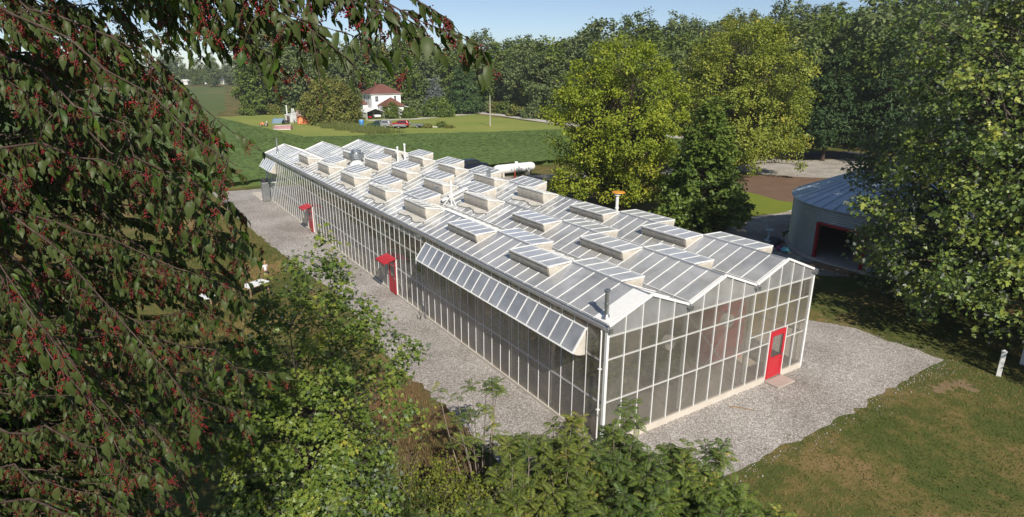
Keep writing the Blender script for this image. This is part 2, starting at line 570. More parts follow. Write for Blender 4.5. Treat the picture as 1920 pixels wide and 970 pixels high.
ground()
sheet('gravel_yard', [(18.6, -3.3), (18.7, 1.0), (17.6, 3.2), (12.5, 3.4), (12.5, 53), (13, 53.4), (30, 47.0), (36, 45.3), (45, 43), (58, 38), (60, 41), (46, 47), (36, 49.5), (30, 51.0), (18, 56.5), (12, 58.6), (-4.5, 59.6), (-4.6, 50), (-4.1, 40), (-3.7, 30), (-3.0, 21), (-3.2, 16), (-3.8, 10), (-3.4, 5), (-3.8, 0), (-3.6, -4.0), (1, -3.6)], 0.008, M_gravel, 0.4, 0.13, 3)
sheet('mown_lawn', [(18.6, 104.6), (30.8, 104), (50, 96), (62, 92.6), (77, 89), (78.5, 110), (79, 150), (76, 176), (21.5, 176), (12, 172)], 0.006, M_mown, 2, 0.6, 4)
sheet('bright_grass', [(33.5, 20.4), (42, 20.0), (46.5, 22.8), (46.2, 29), (48.5, 32), (44, 36), (36, 33), (31, 27)], 0.006, M_bright, 0.7, 0.35, 5)
sheet('bare_dirt_bed', [(49.8, 33.5), (46.0, 29), (45.0, 24), (46, 21.5), (57, 24), (62, 29), (60.5, 32.2), (56, 36)], 0.010, M_dirt, 0.7, 0.25, 6)
sheet('gravel_lot', [(57.5, 36.5), (60, 32), (64, 27.5), (84, 34), (82, 37.5), (72.5, 41), (69.5, 49), (60, 45)], 0.014, M_gravel2, 1, 0.3, 7)
sheet('asphalt_lane', [(69.8, 49.5), (72.8, 41.4), (84, 37.5), (90, 36), (92, 42), (80, 47), (76, 54)], 0.018, M_asphalt, 1, 0.15, 8)
sheet('garden_path', [(25.5, 13.0), (29.5, 18.4), (34.0, 20.6), (41, 20.2), (47, 20.9), (47, 17.3), (40, 16.6), (33.5, 15.6), (30.5, 13.6), (28.4, 9), (27.0, 6.0), (25.2, 7.5)], 0.012, M_gravel2, 0.5, 0.2, 9)
sheet('road', [(80.2, 60), (79.8, 110), (81.8, 140), (80.6, 152), (78.6, 166), (84, 168), (86, 150), (86.2, 140), (84.2, 112), (84.6, 60)], 0.02, M_road, 3, 0.08, 10)
sheet('house_drive', [(44, 141), (57, 139.4), (67, 143.6), (79.2, 148.5), (79.4, 152), (66, 146.2), (56, 142), (44, 144.2)], 0.012, M_road, 1.5, 0.15, 11)
sheet('dry_weed_patch', [(-5.2, 11.5), (-3.7, 9.2), (-3.5, 5), (-3.9, 1), (-5, 0), (-7.2, 3), (-7, 9)], 0.012, M_dry, 0.4, 0.3, 12)
sheet('bare_patch', [(14.8, -4.4), (16.4, -4.3), (17.1, -4.9), (16.5, -5.6), (15.6, -5.0)], 0.007, M_bare, 0.15, 0.42, 13)


def grid_crop(name, mask, x0, x1, y0, y1, cell, h, m, seed, label=None):
    """a crop standing as one closed mass: uneven top made of loose little leaf faces"""
    rng = np.random.default_rng(seed)
    nx, ny = int((x1 - x0) / cell), int((y1 - y0) / cell)
    X, Y = np.meshgrid(x0 + (np.arange(nx) + .5) * cell, y0 + (np.arange(ny) + .5) * cell)
    X, Y = X.ravel(), Y.ravel()
    k = mask(X, Y)
    X, Y = X[k], Y[k]
    n = len(X)
    X = X + rng.normal(0, cell * .25, n)
    Y = Y + rng.normal(0, cell * .25, n)
    Z = h * (0.90 + 0.10 * rng.random(n) + 0.05 * np.sin(X * .23 + 1.3 * np.sin(Y * .11)) + 0.05 * np.sin(Y * 0.31))
    s = cell * 1.05
    a = rng.uniform(0, 6.28, n)
    til = rng.normal(0, 0.04, (n, 2))
    c, sn = np.cos(a), np.sin(a)
    P = np.stack([X, Y, Z], 1)
    t1 = np.stack([c, sn, til[:, 0]], 1) * s
    t2 = np.stack([-sn, c, til[:, 1]], 1) * s
    V = np.concatenate([P - t1 - t2, P + t1 - t2, P + t1 + t2, P - t1 + t2])
    I = np.arange(n)
    F = np.stack([I, I + n, I + 2 * n, I + 3 * n], 1)
    tint = np.tile(0.5 + 0.2 * np.sin(X * .05 + 2 * np.sin(Y * .033)) * np.cos(Y * .07) + rng.normal(0, .05, n), 4)
    o = bpy.data.objects.new(name, np_mesh(name, V, F, m, False, np.clip(tint, 0, 1)))
    tag(link(o), kind='stuff')
    return o


def soy_mask(X, Y):
    near = Y > 61.2 - 0.12 * np.maximum(X, 0) + 0.25 * np.sin(X)
    right = (X < 76) & (Y < 104.2 - 0.26 * np.maximum(X - 20, -4) + .3 * np.sin(X * .7))
    left = (X < 18 - (Y - 103) * 0.11) & (Y < 170)
    return near & (right | left)


grid_crop('soybean_crop', soy_mask, -75, 77, 55, 171, 0.27, 0.75, M_soy, 21)
fq = jitter_poly([(-75, 61.5), (0, 61.5), (40, 57.1), (75, 53.1), (75.8, 90), (60, 93.5), (22, 103.6), (17.8, 103.6), (10.4, 169.8), (-75, 169.8)], 1.5, .1, np.random.default_rng(15))
tag(MB().prism(fq, 0.0, 0.62, 'z').build('field', M_soyb), kind='structure')
sheet('far_field', [(-300, 178), (14, 178), (24, 230), (40, 330), (60, 455), (-300, 455)], 0.006, M_farf, 12, 1.0, 16)


def grass_blades(name, mask, x0, x1, y0, y1, n, h, m, seed, spread=1.0, soft=True):
    rng = np.random.default_rng(seed)
    X, Y = rng.uniform(x0, x1, n), rng.uniform(y0, y1, n)
    ed = np.minimum(np.minimum(X - x0, x1 - X), np.minimum(Y - y0, y1 - Y))
    k = mask(X, Y) & (rng.random(n) < np.clip(ed / 3.0, 0, 1) if soft else True)
    X, Y = X[k], Y[k]
    n = len(X)
    a = rng.uniform(0, 6.28, n)
    hh = h * rng.lognormal(0, .35, n)
    w = 0.012 + 0.012 * rng.random(n) + h * .02
    lx, ly = rng.normal(0, .35, n) * hh * spread, rng.normal(0, .35, n) * hh * spread
    P = np.stack([X, Y, np.zeros(n)], 1)
    d = np.stack([np.cos(a) * w, np.sin(a) * w, 0 * a], 1)
    T = P + np.stack([lx, ly, hh], 1)
    V = np.concatenate([P - d, P + d, T])
    I = np.arange(n)
    F = np.stack([I, I + n, I + 2 * n], 1)
    tint = np.tile(np.clip(0.45 + 0.4 * np.sin(X * .33 + 1.9 * np.sin(Y * .31 + 1)) + 0.3 * np.sin(Y * .61 + 1.5 * np.sin(X * .47)) + rng.normal(0, .15, n), 0, 1), 3)
    o = bpy.data.objects.new(name, np_mesh(name, V, F, m, False, tint))
    return tag(link(o), kind='stuff')


M_blade = leaf_mat('grass_blades', [(0.15, (0.27, 0.19, 0.085)), (0.35, (0.185, 0.145, 0.055)), (0.52, (0.105, 0.108, 0.030)), (0.72, (0.066, 0.090, 0.020)), (0.95, (0.095, 0.13, 0.03))], 0.2, 0.7, .1, tw=.82)
M_tall = leaf_mat('tall_grass_blades', [(0.1, (0.16, 0.17, 0.05)), (0.5, (0.12, 0.16, 0.04)), (0.9, (0.19, 0.20, 0.07))], 0.2, 0.6)
M_dryb = leaf_mat('dry_stalks', [(0.1, (0.22, 0.13, 0.065)), (0.5, (0.15, 0.10, 0.05)), (0.9, (0.10, 0.10, 0.035))], 0.1, 0.7)


def in_yard(X, Y):
    j = np.random.default_rng(6).normal(0, .16, len(X))
    X, Y = X + j, Y - j
    return (X > -3.4) & (X < 18.5 + .2 * np.sin(Y * 3)) & (Y > -3.5 + .25 * np.sin(X * 1.3) + .12 * np.sin(X * 4.1))


grass_blades('front_grass', lambda X, Y: ~in_yard(X, Y), -8, 30, -16, 3, 80000, 0.05, M_blade, 31)
grass_blades('side_grass', lambda X, Y: (X < -3.5 + .3 * np.sin(Y * .9) - .012 * np.maximum(Y - 15, 0)), -13, -3, -4, 46, 90000, 0.08, M_blade, 32)
grass_blades('tall_grass', lambda X, Y: np.abs(X - (31 + (131 - Y) * 0.2)) < 3.4 + .8 * np.sin(Y), 24, 48, 107, 133, 26000, 0.9, M_tall, 33)
grass_blades('dry_stalks', lambda X, Y: (np.abs(X + 5.5) < 1.7 * np.abs(np.random.default_rng(5).random(len(X))) ** .4 + .4 * np.sin(Y)) & (Y < 11), -8, -3.6, -2, 11, 16000, 0.22, M_dryb, 34)

def pebbles(name, n, seed):
    rng = np.random.default_rng(seed)
    t = rng.random(n)
    on = rng.random(n)
    X = np.where(on < .6, 1 + 17.6 * t, 18.6); Y = np.where(on < .6, -3.5, -3.3 + 6 * t)
    X = np.where(on > .75, -3.4, X); Y = np.where(on > .75, -3 + 40 * t, Y)
    X = X + rng.normal(0, .45, n); Y = Y + rng.normal(0, .45, n)
    r = .015 * rng.lognormal(0, .4, n)
    P = np.stack([X, Y, r * .5 + .006], 1)
    o_ = np.array([[1, 0, 0], [-1, 0, 0], [0, 1, 0], [0, -1, 0], [0, 0, .7], [0, 0, -.7]])
    f_ = np.array([[0, 2, 4], [2, 1, 4], [1, 3, 4], [3, 0, 4], [2, 0, 5], [1, 2, 5], [3, 1, 5], [0, 3, 5]])
    V = P[:, None] + o_[None] * r[:, None, None] * rng.uniform(.7, 1.3, (n, 1, 3))
    F = f_[None] + (np.arange(n) * 6)[:, None, None]
    o = bpy.data.objects.new(name, np_mesh(name, V.reshape(-1, 3), F.reshape(-1, 3), M_peb))
    tag(link(o), kind='stuff')


M_peb = leaf_mat('pebbles', [(0.0, (0.22, 0.20, 0.18)), (0.3, (0.40, 0.37, 0.35)), (0.45, (0.48, 0.46, 0.44))], 0, .8)
pebbles('gravel_pebbles', 2800, 61)

# ================================================================== the greenhouse
EA, RR, GL, BW, YT = 4.80, 0.776, 52.46, 4.0, 14.78       # eave, ridge rise, length, bay width, change from twin-wall to glass
SL = RR / 2.0
PITCH = 0.738
gh = empty('greenhouse', (0, 0, 0), label='long silvery three-bay greenhouse with glass and twin-wall panels and open roof vents', cat='greenhouse')
side_y = [0.31 + PITCH * i for i in range(71)]
roof_y = [0.124 + PITCH * i for i in range(20) if 0.124 + PITCH * i < YT] + [YT + 0.02] + [16.1 + 0.725 * i for i in range(-1, 51) if YT + .2 < 16.1 + 0.725 * i < GL - 0.1]
lv = [(4.55, 7.50, 0), (10.456, 13.41, 0)] + [(16.1 + 5.8 * i, 19.0 + 5.8 * i, 1) for i in range(5)]
rv = [(1.60, 4.55, 0), (7.50, 10.456, 0)] + [(19.0 + 5.8 * i, 21.9 + 5.8 * i, 1) for i in range(4)]
HOLE = 1.12           # horizontal reach of a vent opening below the ridge

# base kerb of the walls (butted at the corners)
mb = MB()
for y0, y1 in ((-0.06, 18.72), (19.86, 36.22), (37.38, GL + 0.06)):
    mb.box(-0.07, 0.09, y0, y1, 0, 0.14)
for x0, x1 in ((0.09, 9.36), (10.55, 11.91)):
    mb.box(x0, x1, -0.07, 0.09, 0, 0.27)
mb.box(11.91, 12.07, -0.07, GL + 0.06, 0, 0.27)
mb.box(0.09, 11.91, GL - 0.09, GL + 0.06, 0, 0.27)
mb.build('foundation', M_conc, gh)
fl = MB().box(0.09, 11.91, 0.09, GL - 0.09, 0.0, 0.03).build('floor_slab', M_floor, gh)

ZB = 0.14


def wall_quad(mb, a, b):
    mb.add([a, (b[0], b[1], a[2]), b, (a[0], a[1], b[2])], [(0, 1, 2, 3)])


def bars_vertical(mb, axis, pos, c, z0, z1, w=0.045, d=0.05):
    for q in pos:
        if axis == 'y': mb.box(c - d, c + 0.004, q - w / 2, q + w / 2, z0, z1)
        else: mb.box(q - w / 2, q + w / 2, c - d, c + 0.004, z0, z1)


D1, D2 = (18.72, 19.86), (36.22, 37.38)
for side, X in (('west', 0.0), ('east', 12.0)):
    mb = MB()
    wall_quad(mb, (X, 0.02, ZB), (X, YT, EA - 0.12))
    w1 = mb.build('side_wall', M_polyw, gh)
    mb = MB()
    if side == 'west':
        segs = [(YT, D1[0], ZB), (D1[0], D1[1], 2.32), (D1[1], D2[0], ZB), (D2[0], D2[1], 2.25), (D2[1], GL - 0.02, ZB)]
    else:
        segs = [(YT, GL - 0.02, ZB)]
    for a, b, z in segs: wall_quad(mb, (X, a, z), (X, b, EA - 0.12))
    w2 = mb.build('side_wall', M_glassw, gh)
    w2['label'] = 'clear glass side wall'
    s = 1 if side == 'west' else -1
    for wl_, ys in ((w1, [y for y in side_y if y < YT] + [0.0]), (w2, [y for y in side_y if y >= YT] + [GL])):
        mb = MB()
        for y in ys:
            zb = ZB
            if side == 'west':
                for dd, zt in ((D1, 2.34), (D2, 2.27)):
                    if dd[0] - .02 < y < dd[1] + .02: zb = zt
            if side == 'west': mb.box(-0.02, 0.003, y - .0135, y + .0135, zb, EA - 0.10)
            else: mb.box(11.997, 12.05, y - .022, y + .022, zb, EA - 0.10)
        xa_, xb_ = (-0.024, -0.004) if side == 'west' else (12.004, 12.024)
        ya_, yb_ = (0.05, YT) if wl_ is w1 else (YT, GL)
        mb.box(xa_, xb_, ya_, yb_, EA - .16, EA - .12)
        mb.build('muntin_lattice', M_white, wl_)
    for yy0, yy1, wl_ in ((0.05, YT, w1), (YT, GL - .05, w2)):
        mb = MB()
        for z in ((3.43, 1.79) if wl_ is w1 else (4.42, 4.30, 3.43, 1.79)):
            ww = .030 if z < 4 else .018
            xx = -0.012 if side == 'west' else 12.012 - .07
            if side == 'west' and z < 2 and wl_ is w2:
                for a, b in ((YT, D1[0]), (D1[1], D2[0]), (D2[1], GL - .05)): mb.box(xx, xx + .07, a, b, z - ww, z + ww)
            else: mb.box(xx, xx + .07, yy0, yy1, z - ww, z + ww)
        mb.build('purlin', M_grey, wl_)

# gable walls
for gy, nm in ((0.0, 'front'), (GL, 'back')):
    mb = MB()
    DX = (9.40, 10.52)
    if nm == 'front':
        for a, b, z in ((0.0, 4.0, .27), (4.0, 8.0, .27), (8.0, DX[0], .27), (DX[0], DX[1], 2.36), (DX[1], 12.0, .27)):
            wall_quad(mb, (a, gy, z), (b, gy, 4.43))
    else:
        wall_quad(mb, (0, gy, .27), (12, gy, 4.43))
    gw = mb.build('gable_wall', M_polyf, gh)
    mb = MB()
    for k in range(3):
        x0 = 4.0 * k
        mb.add([(x0, gy, 4.43), (x0 + 4, gy, 4.43), (x0 + 4, gy, EA), (x0 + 2, gy, EA + RR), (x0, gy, EA)], [(0, 1, 2, 3, 4)])
    mb.build('gable_panels', M_polyg, gw)
    mb = MB()
    s = -1 if nm == 'front' else 1
    for i in range(16):
        x = 0.8 * i
        k = min(2, int(x / 4.0 - 1e-6))
        top = EA + RR - abs(x - 4 * k - 2) * SL - 0.03 if i % 5 else EA - 0.06
        zb = .27
        if nm == 'front' and DX[0] - .05 < x < DX[1] + .05: zb = 2.40
        y0, y1 = sorted((gy + s * 0.05, gy - s * 0.003))
        mb.box(x - .018, x + .018, y0, y1, zb, top)
    mb.build('muntin_lattice', M_white, gw)
    mb = MB()
    y0, y1 = sorted((gy + s * 0.012, gy - s * 0.06))
    for z, hh in ((4.43, .034), (3.55, .030)):
        mb.box(0.09, 11.91, y0, y1, z - hh, z + hh)
    for a, b in (((0.09, DX[0]), (DX[1], 11.91)) if nm == 'front' else ((0.09, 11.91),)):
        mb.box(a, b, y0, y1, 1.87 - .030, 1.87 + .030)
    if nm == 'front': mb.box(8.06, 11.91, y0, y1, 2.40, 2.45)
    mb.build('purlin', M_grey, gw)
    # rakes
    mb = MB()
    for k in range(3):
        for sgn in (-1, 1):
            a = (4 * k + 2, gy + s * 0.03, EA + RR + 0.035)
            b = (4 * k + 2 + sgn * 1.97, gy + s * 0.03, EA + 0.045)
            mb.bar(a, b, 0.085, 0.09)
    mb.build('rake_trim', M_white, gh)
    if nm == 'front':
        mb = MB()
        for (x0, x1) in ((4.1, 7.9),):
            mb.bar((x0, 0.16, 0.3), (x1, 0.16, 4.4), 0.035)
            mb.bar((x1, 0.20, 0.3), (x0, 0.20, 4.4), 0.035)
        mb.build('cross_brace', M_galv, gh)

# corner posts and downpipes
for x, y in ((-0.02, -0.02), (12.02, -0.02), (-0.02, GL + .02), (12.02, GL + .02)):
    MB().box(x - .055, x + .055, y - .055, y + .055, 0.1, EA - 0.08).build('corner_post', M_white, gh)
for x, y in ((-0.16, 0.12), (12.16, 0.10)):
    mb = MB().tube([(x, y, 0.05), (x, y, EA - 0.25), (x * .99, y + .02, EA - 0.12)], 0.028, 8)
    for z in (1.6, 3.2): mb.box(x - .06, x + .06, y - .05, y + .05, z, z + .03)
    mb.build('downpipe', M_white, gh, True)

# gutters, ridges
for k in range(4):
    x = 4.0 * k
    prof = [(x - .13, EA + .02), (x - .10, EA - .10), (x + .10, EA - .10), (x + .13, EA + .02), (x + .11, EA + .02), (x + .085, EA - .08), (x - .085, EA - .08), (x - .11, EA + .02)]
    MB().prism(prof, -0.16, GL + 0.12).build('gutter', M_alu, gh)
for k in range(4):
    x = 4.0 * k
    MB().box(x - .07, x + .07, -0.20, -0.162, EA - .17, EA + .02).build('gutter_outlet', M_galv, gh)
for k in range(3):
    x = 4.0 * k + 2
    MB().prism([(x - .06, EA + RR + .015), (x, EA + RR + .05), (x + .06, EA + RR + .015), (x + .05, EA + RR - .03), (x - .05, EA + RR - .03)], -0.04, GL + .04).build('ridge_cap', M_alu, gh)

# roof slopes
white_cells = {(0, -1): [(0.10, 0.86)]}
for k in range(3):
    for sgn, vents in ((-1, lv), (1, rv)):
        xr = 4 * k + 2
        for zone in (0, 1):
            ya, yb = (-0.02, YT) if zone == 0 else (YT, GL + .02)
            cuts = sorted(set([ya, yb] + [q for v in vents for q in v[:2] if ya < q < yb]))
            mb = MB()

            def P(t, y):            # t = horizontal distance from the ridge
                return (xr + sgn * t, y, EA + RR - SL * t)
            for a, b in zip(cuts[:-1], cuts[1:]):
                mid = (a + b) / 2
                op = any(v[0] < mid < v[1] for v in vents)
                t0 = HOLE if op else 0.0
                n = max(1, int(round((b - a) / PITCH)))
                mb.add([P(t0, a), P(t0, b), P(1.93, b), P(1.93, a)], [(0, 1, 2, 3)])
            m = M_polyr if zone == 0 else M_glassr
            sl = mb.build('roof_slope', m, gh)
            mb = MB()
            for y in roof_y:
                if not (ya - .01 <= y < yb + .01): continue
                op = any(v[0] + .05 < y < v[1] - .05 for v in vents)
                t0 = HOLE if op else 0.03
                a, b = Vector(P(t0, y)), Vector(P(1.92, y))
                up = Vector((sgn * SL, 0, 1)).normalized()
                mb.bar(a + up * .012, b + up * .012, 0.024 if zone == 0 else 0.030, 0.024, up)
            upv = Vector((sgn * SL, 0, 1)).normalized()
            mb.bar(Vector(P(1.88, max(ya, 0))) + upv * .03, Vector(P(1.88, min(yb, GL))) + upv * .03, .03, .02, upv)
            mb.build('muntin_lattice', M_white, sl)
            # white metal sheets laid into the slope
            if sgn == -1:
                wc = [(0.10, 0.86)] if (zone == 0 and k == 0) else []
                if zone == 1: wc = [(44.55, 45.25), (46.0, 46.65)]
                for a, b in wc:
                    mb = MB()
                    up = Vector((sgn * SL, 0, 1)).normalized() * 0.035
                    tl = 1.9 if zone == 0 else 1.15
                    q = [Vector(P(.05, a)), Vector(P(.05, b)), Vector(P(tl, b)), Vector(P(tl, a))]
                    mb.add([p_ + up for p_ in q] + [p_ + up * .5 for p_ in q], [(0, 3, 2, 1), (4, 5, 6, 7), (0, 1, 5, 4), (1, 2, 6, 5), (2, 3, 7, 6), (3, 0, 4, 7)])
                    mb.build('flashing_sheet', M_white, sl)


# ---------------- roof vents
def make_vent(kind):
    """hinge along local y at the origin, opening towards local +x"""
    Lv = 2.95 if kind == 0 else 2.90
    a = R(-1.5) if kind == 0 else R(11.8)
    d = 1.21
    root = bpy.data.objects.new('roof_vent', None)
    root.empty_display_size = .2
    ca, sa = math.cos(a), math.sin(a)
    z0 = 0.05

    def S(t, y, n=0.0):
        return Vector((t * ca - n * sa, y, z0 + t * sa + n * ca))
    fr = MB()
    up = (-sa, 0, ca)
    for y in (0.025, Lv - .025): fr.bar(S(0, y), S(d, y), 0.06, 0.055, up)
    for i in (1, 2, 3): fr.bar(S(0.04, Lv * i / 4), S(d - .03, Lv * i / 4), 0.036, 0.045, up)
    fr.bar(S(d, 0), S(d, Lv), 0.055, 0.06, up)
    fr.bar(S(0.02, 0.06), S(0.02, Lv - .06), 0.05, 0.05, up)
    gl = MB().add([S(.03, .05, .006), S(d - .02, .05, .006), S(d - .02, Lv - .05, .006), S(.03, Lv - .05, .006)], [(0, 1, 2, 3)])
    # pleated net: a front bellows and two folded side fans
    top = S(d, 0) - Vector((0.015, 0, 0.03))
    bot = Vector((HOLE - .02, 0, -SL * HOLE + .02))
    n = 22 if kind == 1 else 16
    pts = []
    rng = np.random.default_rng(5 + kind)
    for i in range(n + 1):
        t = i / n
        bul = math.sin(math.pi * t) * (0.05 if kind == 1 else 0.02)
        p_ = top.lerp(bot, t) + Vector((bul + (0.022 if i % 2 else -0.022), 0, 0))
        pts.append(p_)
    mbf = MB()
    ny = 9
    vv, ff = [], []
    for j in range(ny):
        y = Lv * j / (ny - 1)
        sag = [rng.normal(0, .006) for _ in pts]
        for i, p_ in enumerate(pts): vv.append((p_.x, 0.0 + y, p_.z + sag[i] * (1 if 0 < i < n else 0)))
    for j in range(ny - 1):
        for i in range(n):
            ff.append((j * (n + 1) + i, j * (n + 1) + i + 1, (j + 1) * (n + 1) + i + 1, (j + 1) * (n + 1) + i))
    mbf.add(vv, ff)
    for y, s in ((0.0, -1), (Lv, 1)):
        hv = [(0.02, y, -0.01)]
        for i, p_ in enumerate(pts): hv.append((p_.x - .004, y + s * (0.0 if i in (0, n) else (0.028 if i % 2 else -0.004)), p_.z))
        mbf.add(hv, [(0, i + 1, i + 2) if s > 0 else (0, i + 2, i + 1) for i in range(n)])
    parts = [('sash_frame', fr, M_white), ('vent_pane', gl, M_sash if kind == 0 else M_sashg), ('insect_net', mbf, M_curt)]
    if kind == 1:
        ap = MB()
        rr = np.random.default_rng(11)
        m_ = 12
        row0 = [(HOLE - .05, Lv * i / m_, -SL * (HOLE - .05) + .03) for i in range(m_ + 1)]
        row1 = []
        for i in range(m_ + 1):
            t = HOLE + 0.34 + 0.10 * rr.random() + .1 * math.sin(i * .9)
            row1.append((t, -0.25 + (Lv + .5) * i / m_, -SL * t + .05 + .03 * rr.random()))
        ap.add(row0 + row1, [(i, i + 1, m_ + 2 + i, m_ + 1 + i) for i in range(m_)])
        parts.append(('net_apron', ap, M_apron))
        co = MB().tube([Vector(q) + Vector((.01, 0, .02)) for q in row1], 0.014, 5)
        co.tube([(HOLE - .02, Lv - 0.02, -SL * HOLE + .05), (HOLE + .14, Lv + .06, -SL * HOLE + .02), (HOLE + .36, Lv + .22, -SL * (HOLE + .36) + .05)], 0.014, 5)
        parts.append(('net_cord', co, M_rope))
        rd = MB().tube([(0.03, Lv + 0.10, 0.03), (1.62, Lv + 0.12, -SL * 1.62 + 0.06)], 0.022, 6)
        parts.append(('push_rod', rd, M_white))
    for nm, m_b, mt in parts:
        me = bpy.data.meshes.new(nm)
        me.from_pydata(m_b.v, [], m_b.f)
        me.materials.append(mt)
        o = bpy.data.objects.new(nm, me)
        link(o, root)
    link(root)
    return root, Lv


protos = [make_vent(0), make_vent(1)]
first = [True, True]
for k in range(3):
    for sgn, vents in ((-1, lv), (1, rv)):
        for y0, y1, kd in vents:
            pr, Lv = protos[kd]
            if first[kd]:
                v = pr; first[kd] = False
            else: v = copy_tree(pr)
            v.parent = gh
            ridge = (4 * k + 2, 0, EA + RR)
            if sgn == 1:
                v.location = (ridge[0] + .01, y0, ridge[2]); v.rotation_euler = (0, 0, 0)
                # right hand slope: rod end is at the near end already
            else:
                v.rotation_euler = (0, 0, math.pi)
                v.location = (ridge[0] - .01, y0 + Lv, ridge[2])
            v.name = 'roof_vent'

# ---------------- side vents under the eave
for ya, yb, kd in ((1.05, 1.05 + 18 * PITCH, 0), (47.74, 52.30, 1)):
    va = math.atan2(0.60, 0.84)
    d = 1.03
    hz = 4.42
    root = bpy.data.objects.new('side_vent', None)
    link(root, gh)

    def S2(t, y, n=0.0):
        return Vector((-0.055 - t * math.sin(va) - n * math.cos(va), y, hz - t * math.cos(va) + n * math.sin(va)))
    nb = int(round((yb - ya) / PITCH))
    fr = MB()
    up = (-math.cos(va), 0, math.sin(va))
    for i in range(nb + 1):
        y = ya + (yb - ya) * i / nb
        fr.bar(S2(0, y), S2(d, y), 0.065 if i in (0, nb) else 0.042, 0.05, up)
    fr.bar(S2(d, ya), S2(d, yb), 0.06, 0.07, up)
    fr.bar(S2(0.02, ya), S2(0.02, yb), 0.055, 0.06, up)
    fr.build('sash_frame', M_white, root)
    MB().add([S2(.03, ya, .004), S2(d - .02, ya, .004), S2(d - .02, yb, .004), S2(.03, yb, .004)], [(0, 1, 2, 3)]).build('vent_pane', M_sash2 if kd == 0 else M_sashg, root)
    cu = MB()
    n = 20
    for y, s in ((ya + .01, -1), (yb - .01, 1)):
        hv = [(-.06, y, hz - .02)]
        for i in range(n + 1):
            t = i / n
            an = va * (1 - t)
            rad = d + (0.03 if i % 2 else 0.0)
            hv.append((-.06 - rad * math.sin(an), y + s * (0.03 if i % 2 else -.002), hz - rad * math.cos(an)))
        cu.add(hv, [(0, i + 2, i + 1) for i in range(n)])
    vv, ff = [], []
    for i in range(n + 1):
        an = va * (1 - i / n)
        rad = d + (0.03 if i % 2 else 0.0)
        for y in (ya + .01, yb - .01): vv.append((-.06 - rad * math.sin(an), y, hz - rad * math.cos(an)))
    for i in range(n): ff.append((2 * i, 2 * i + 1, 2 * i + 3, 2 * i + 2))
    cu.add(vv, ff)
    cu.build('insect_net', M_curt, root)

# ---------------- doors
def door(loc, rz, w, h, canopy, label):
    """door in the local x-z plane, outside towards local -y, hinged frame sits in the wall opening"""
    root = bpy.data.objects.new('door', None)
    root.location = loc; root.rotation_euler = (0, 0, rz)
    root['label'] = label
    link(root, gh)
    mb = MB()
    mb.box(0, .07, -.06, .04, 0, h); mb.box(w - .07, w, -.06, .04, 0, h); mb.box(.07, w - .07, -.06, .04, h - .08, h)
    mb.build('door_frame', M_red, root, bevel=.006)
    lf = MB()
    z0, zm, z1 = 0.03, 0.98, h - .09
    s = 0.10
    lf.box(.075, .075 + s, -.075, -.025, z0, z1); lf.box(w - .075 - s, w - .075, -.075, -.025, z0, z1)
    lf.box(.075 + s, w - .075 - s, -.075, -.025, z0, z0 + .13); lf.box(.075 + s, w - .075 - s, -.075, -.025, z1 - .12, z1)
    lf.box(.075 + s, w - .075 - s, -.075, -.025, zm - .05, zm + .05)
    lf.box(.075 + s, w - .075 - s, -.058, -.035, z0 + .13, zm - .05)
    leaf = lf.build('door_leaf', M_red, root, bevel=.008)
    gk = MB()
    xa, xb = .075 + s, w - .075 - s
    for b in ((xa, xa + .02, zm + .05, z1 - .12), (xb - .02, xb, zm + .05, z1 - .12), (xa + .02, xb - .02, zm + .05, zm + .07), (xa + .02, xb - .02, z1 - .14, z1 - .12),
              (xa, xa + .015, z0 + .13, zm - .05), (xb - .015, xb, z0 + .13, zm - .05), (xa + .015, xb - .015, z0 + .13, z0 + .145), (xa + .015, xb - .015, zm - .065, zm - .05)):
        gk.box(b[0], b[1], -.068, -.056, b[2], b[3])
    gk.build('gasket', M_redrub, leaf)
    MB().add([(xa, -.05, zm + .05), (xb, -.05, zm + .05), (xb, -.05, z1 - .12), (xa, -.05, z1 - .12)], [(0, 1, 2, 3)]).build('door_pane', M_clear, leaf)
    hd = MB().box(w - .15, w - .11, -.10, -.075, .95, 1.13).tube([(w - .13, -.10, 1.06), (w - .13, -.13, 1.06), (w - .25, -.135, 1.06)], .011, 6)
    hd.build('door_handle', M_galv, leaf)
    for xa_, xb_ in ((-.05, -.003), (w + .003, w + .05)):
        MB().box(xa_, xb_, -.055, .0, 0, h + .05).build('door_trim', M_white, root)
    if canopy:
        cb = MB()
        p0, p1 = (-.80, h - .12), (-.05, h + .10)
        prof = [(p0[0], p0[1]), (p1[0], p1[1]), (p1[0], p1[1] + .03), (p0[0], p0[1] + .03)]
        cb.prism(prof, -.14, w + .14, 'x')
        cb.box(-.14, w + .14, p0[0] - .012, p0[0] - .001, p0[1] - .06, p0[1] + .04)
        for x in (-.10, w + .10):
            cb.bar((x, -.06, h - .40), (x, -.62, h - .06), .025)
        cb.build('canopy', M_red, root)
    return root


door((9.40, 0.0, 0.10), 0, 1.12, 2.27, False, 'red half-glazed door in the gable end')
door((0.0, D1[1], 0.03), R(-90), D1[1] - D1[0], 2.26, True, 'nearer red door with canopy in the long side')
door((0.0, D2[1], 0.03), R(-90), D2[1] - D2[0], 2.18, True, 'farther red door with canopy in the long side')

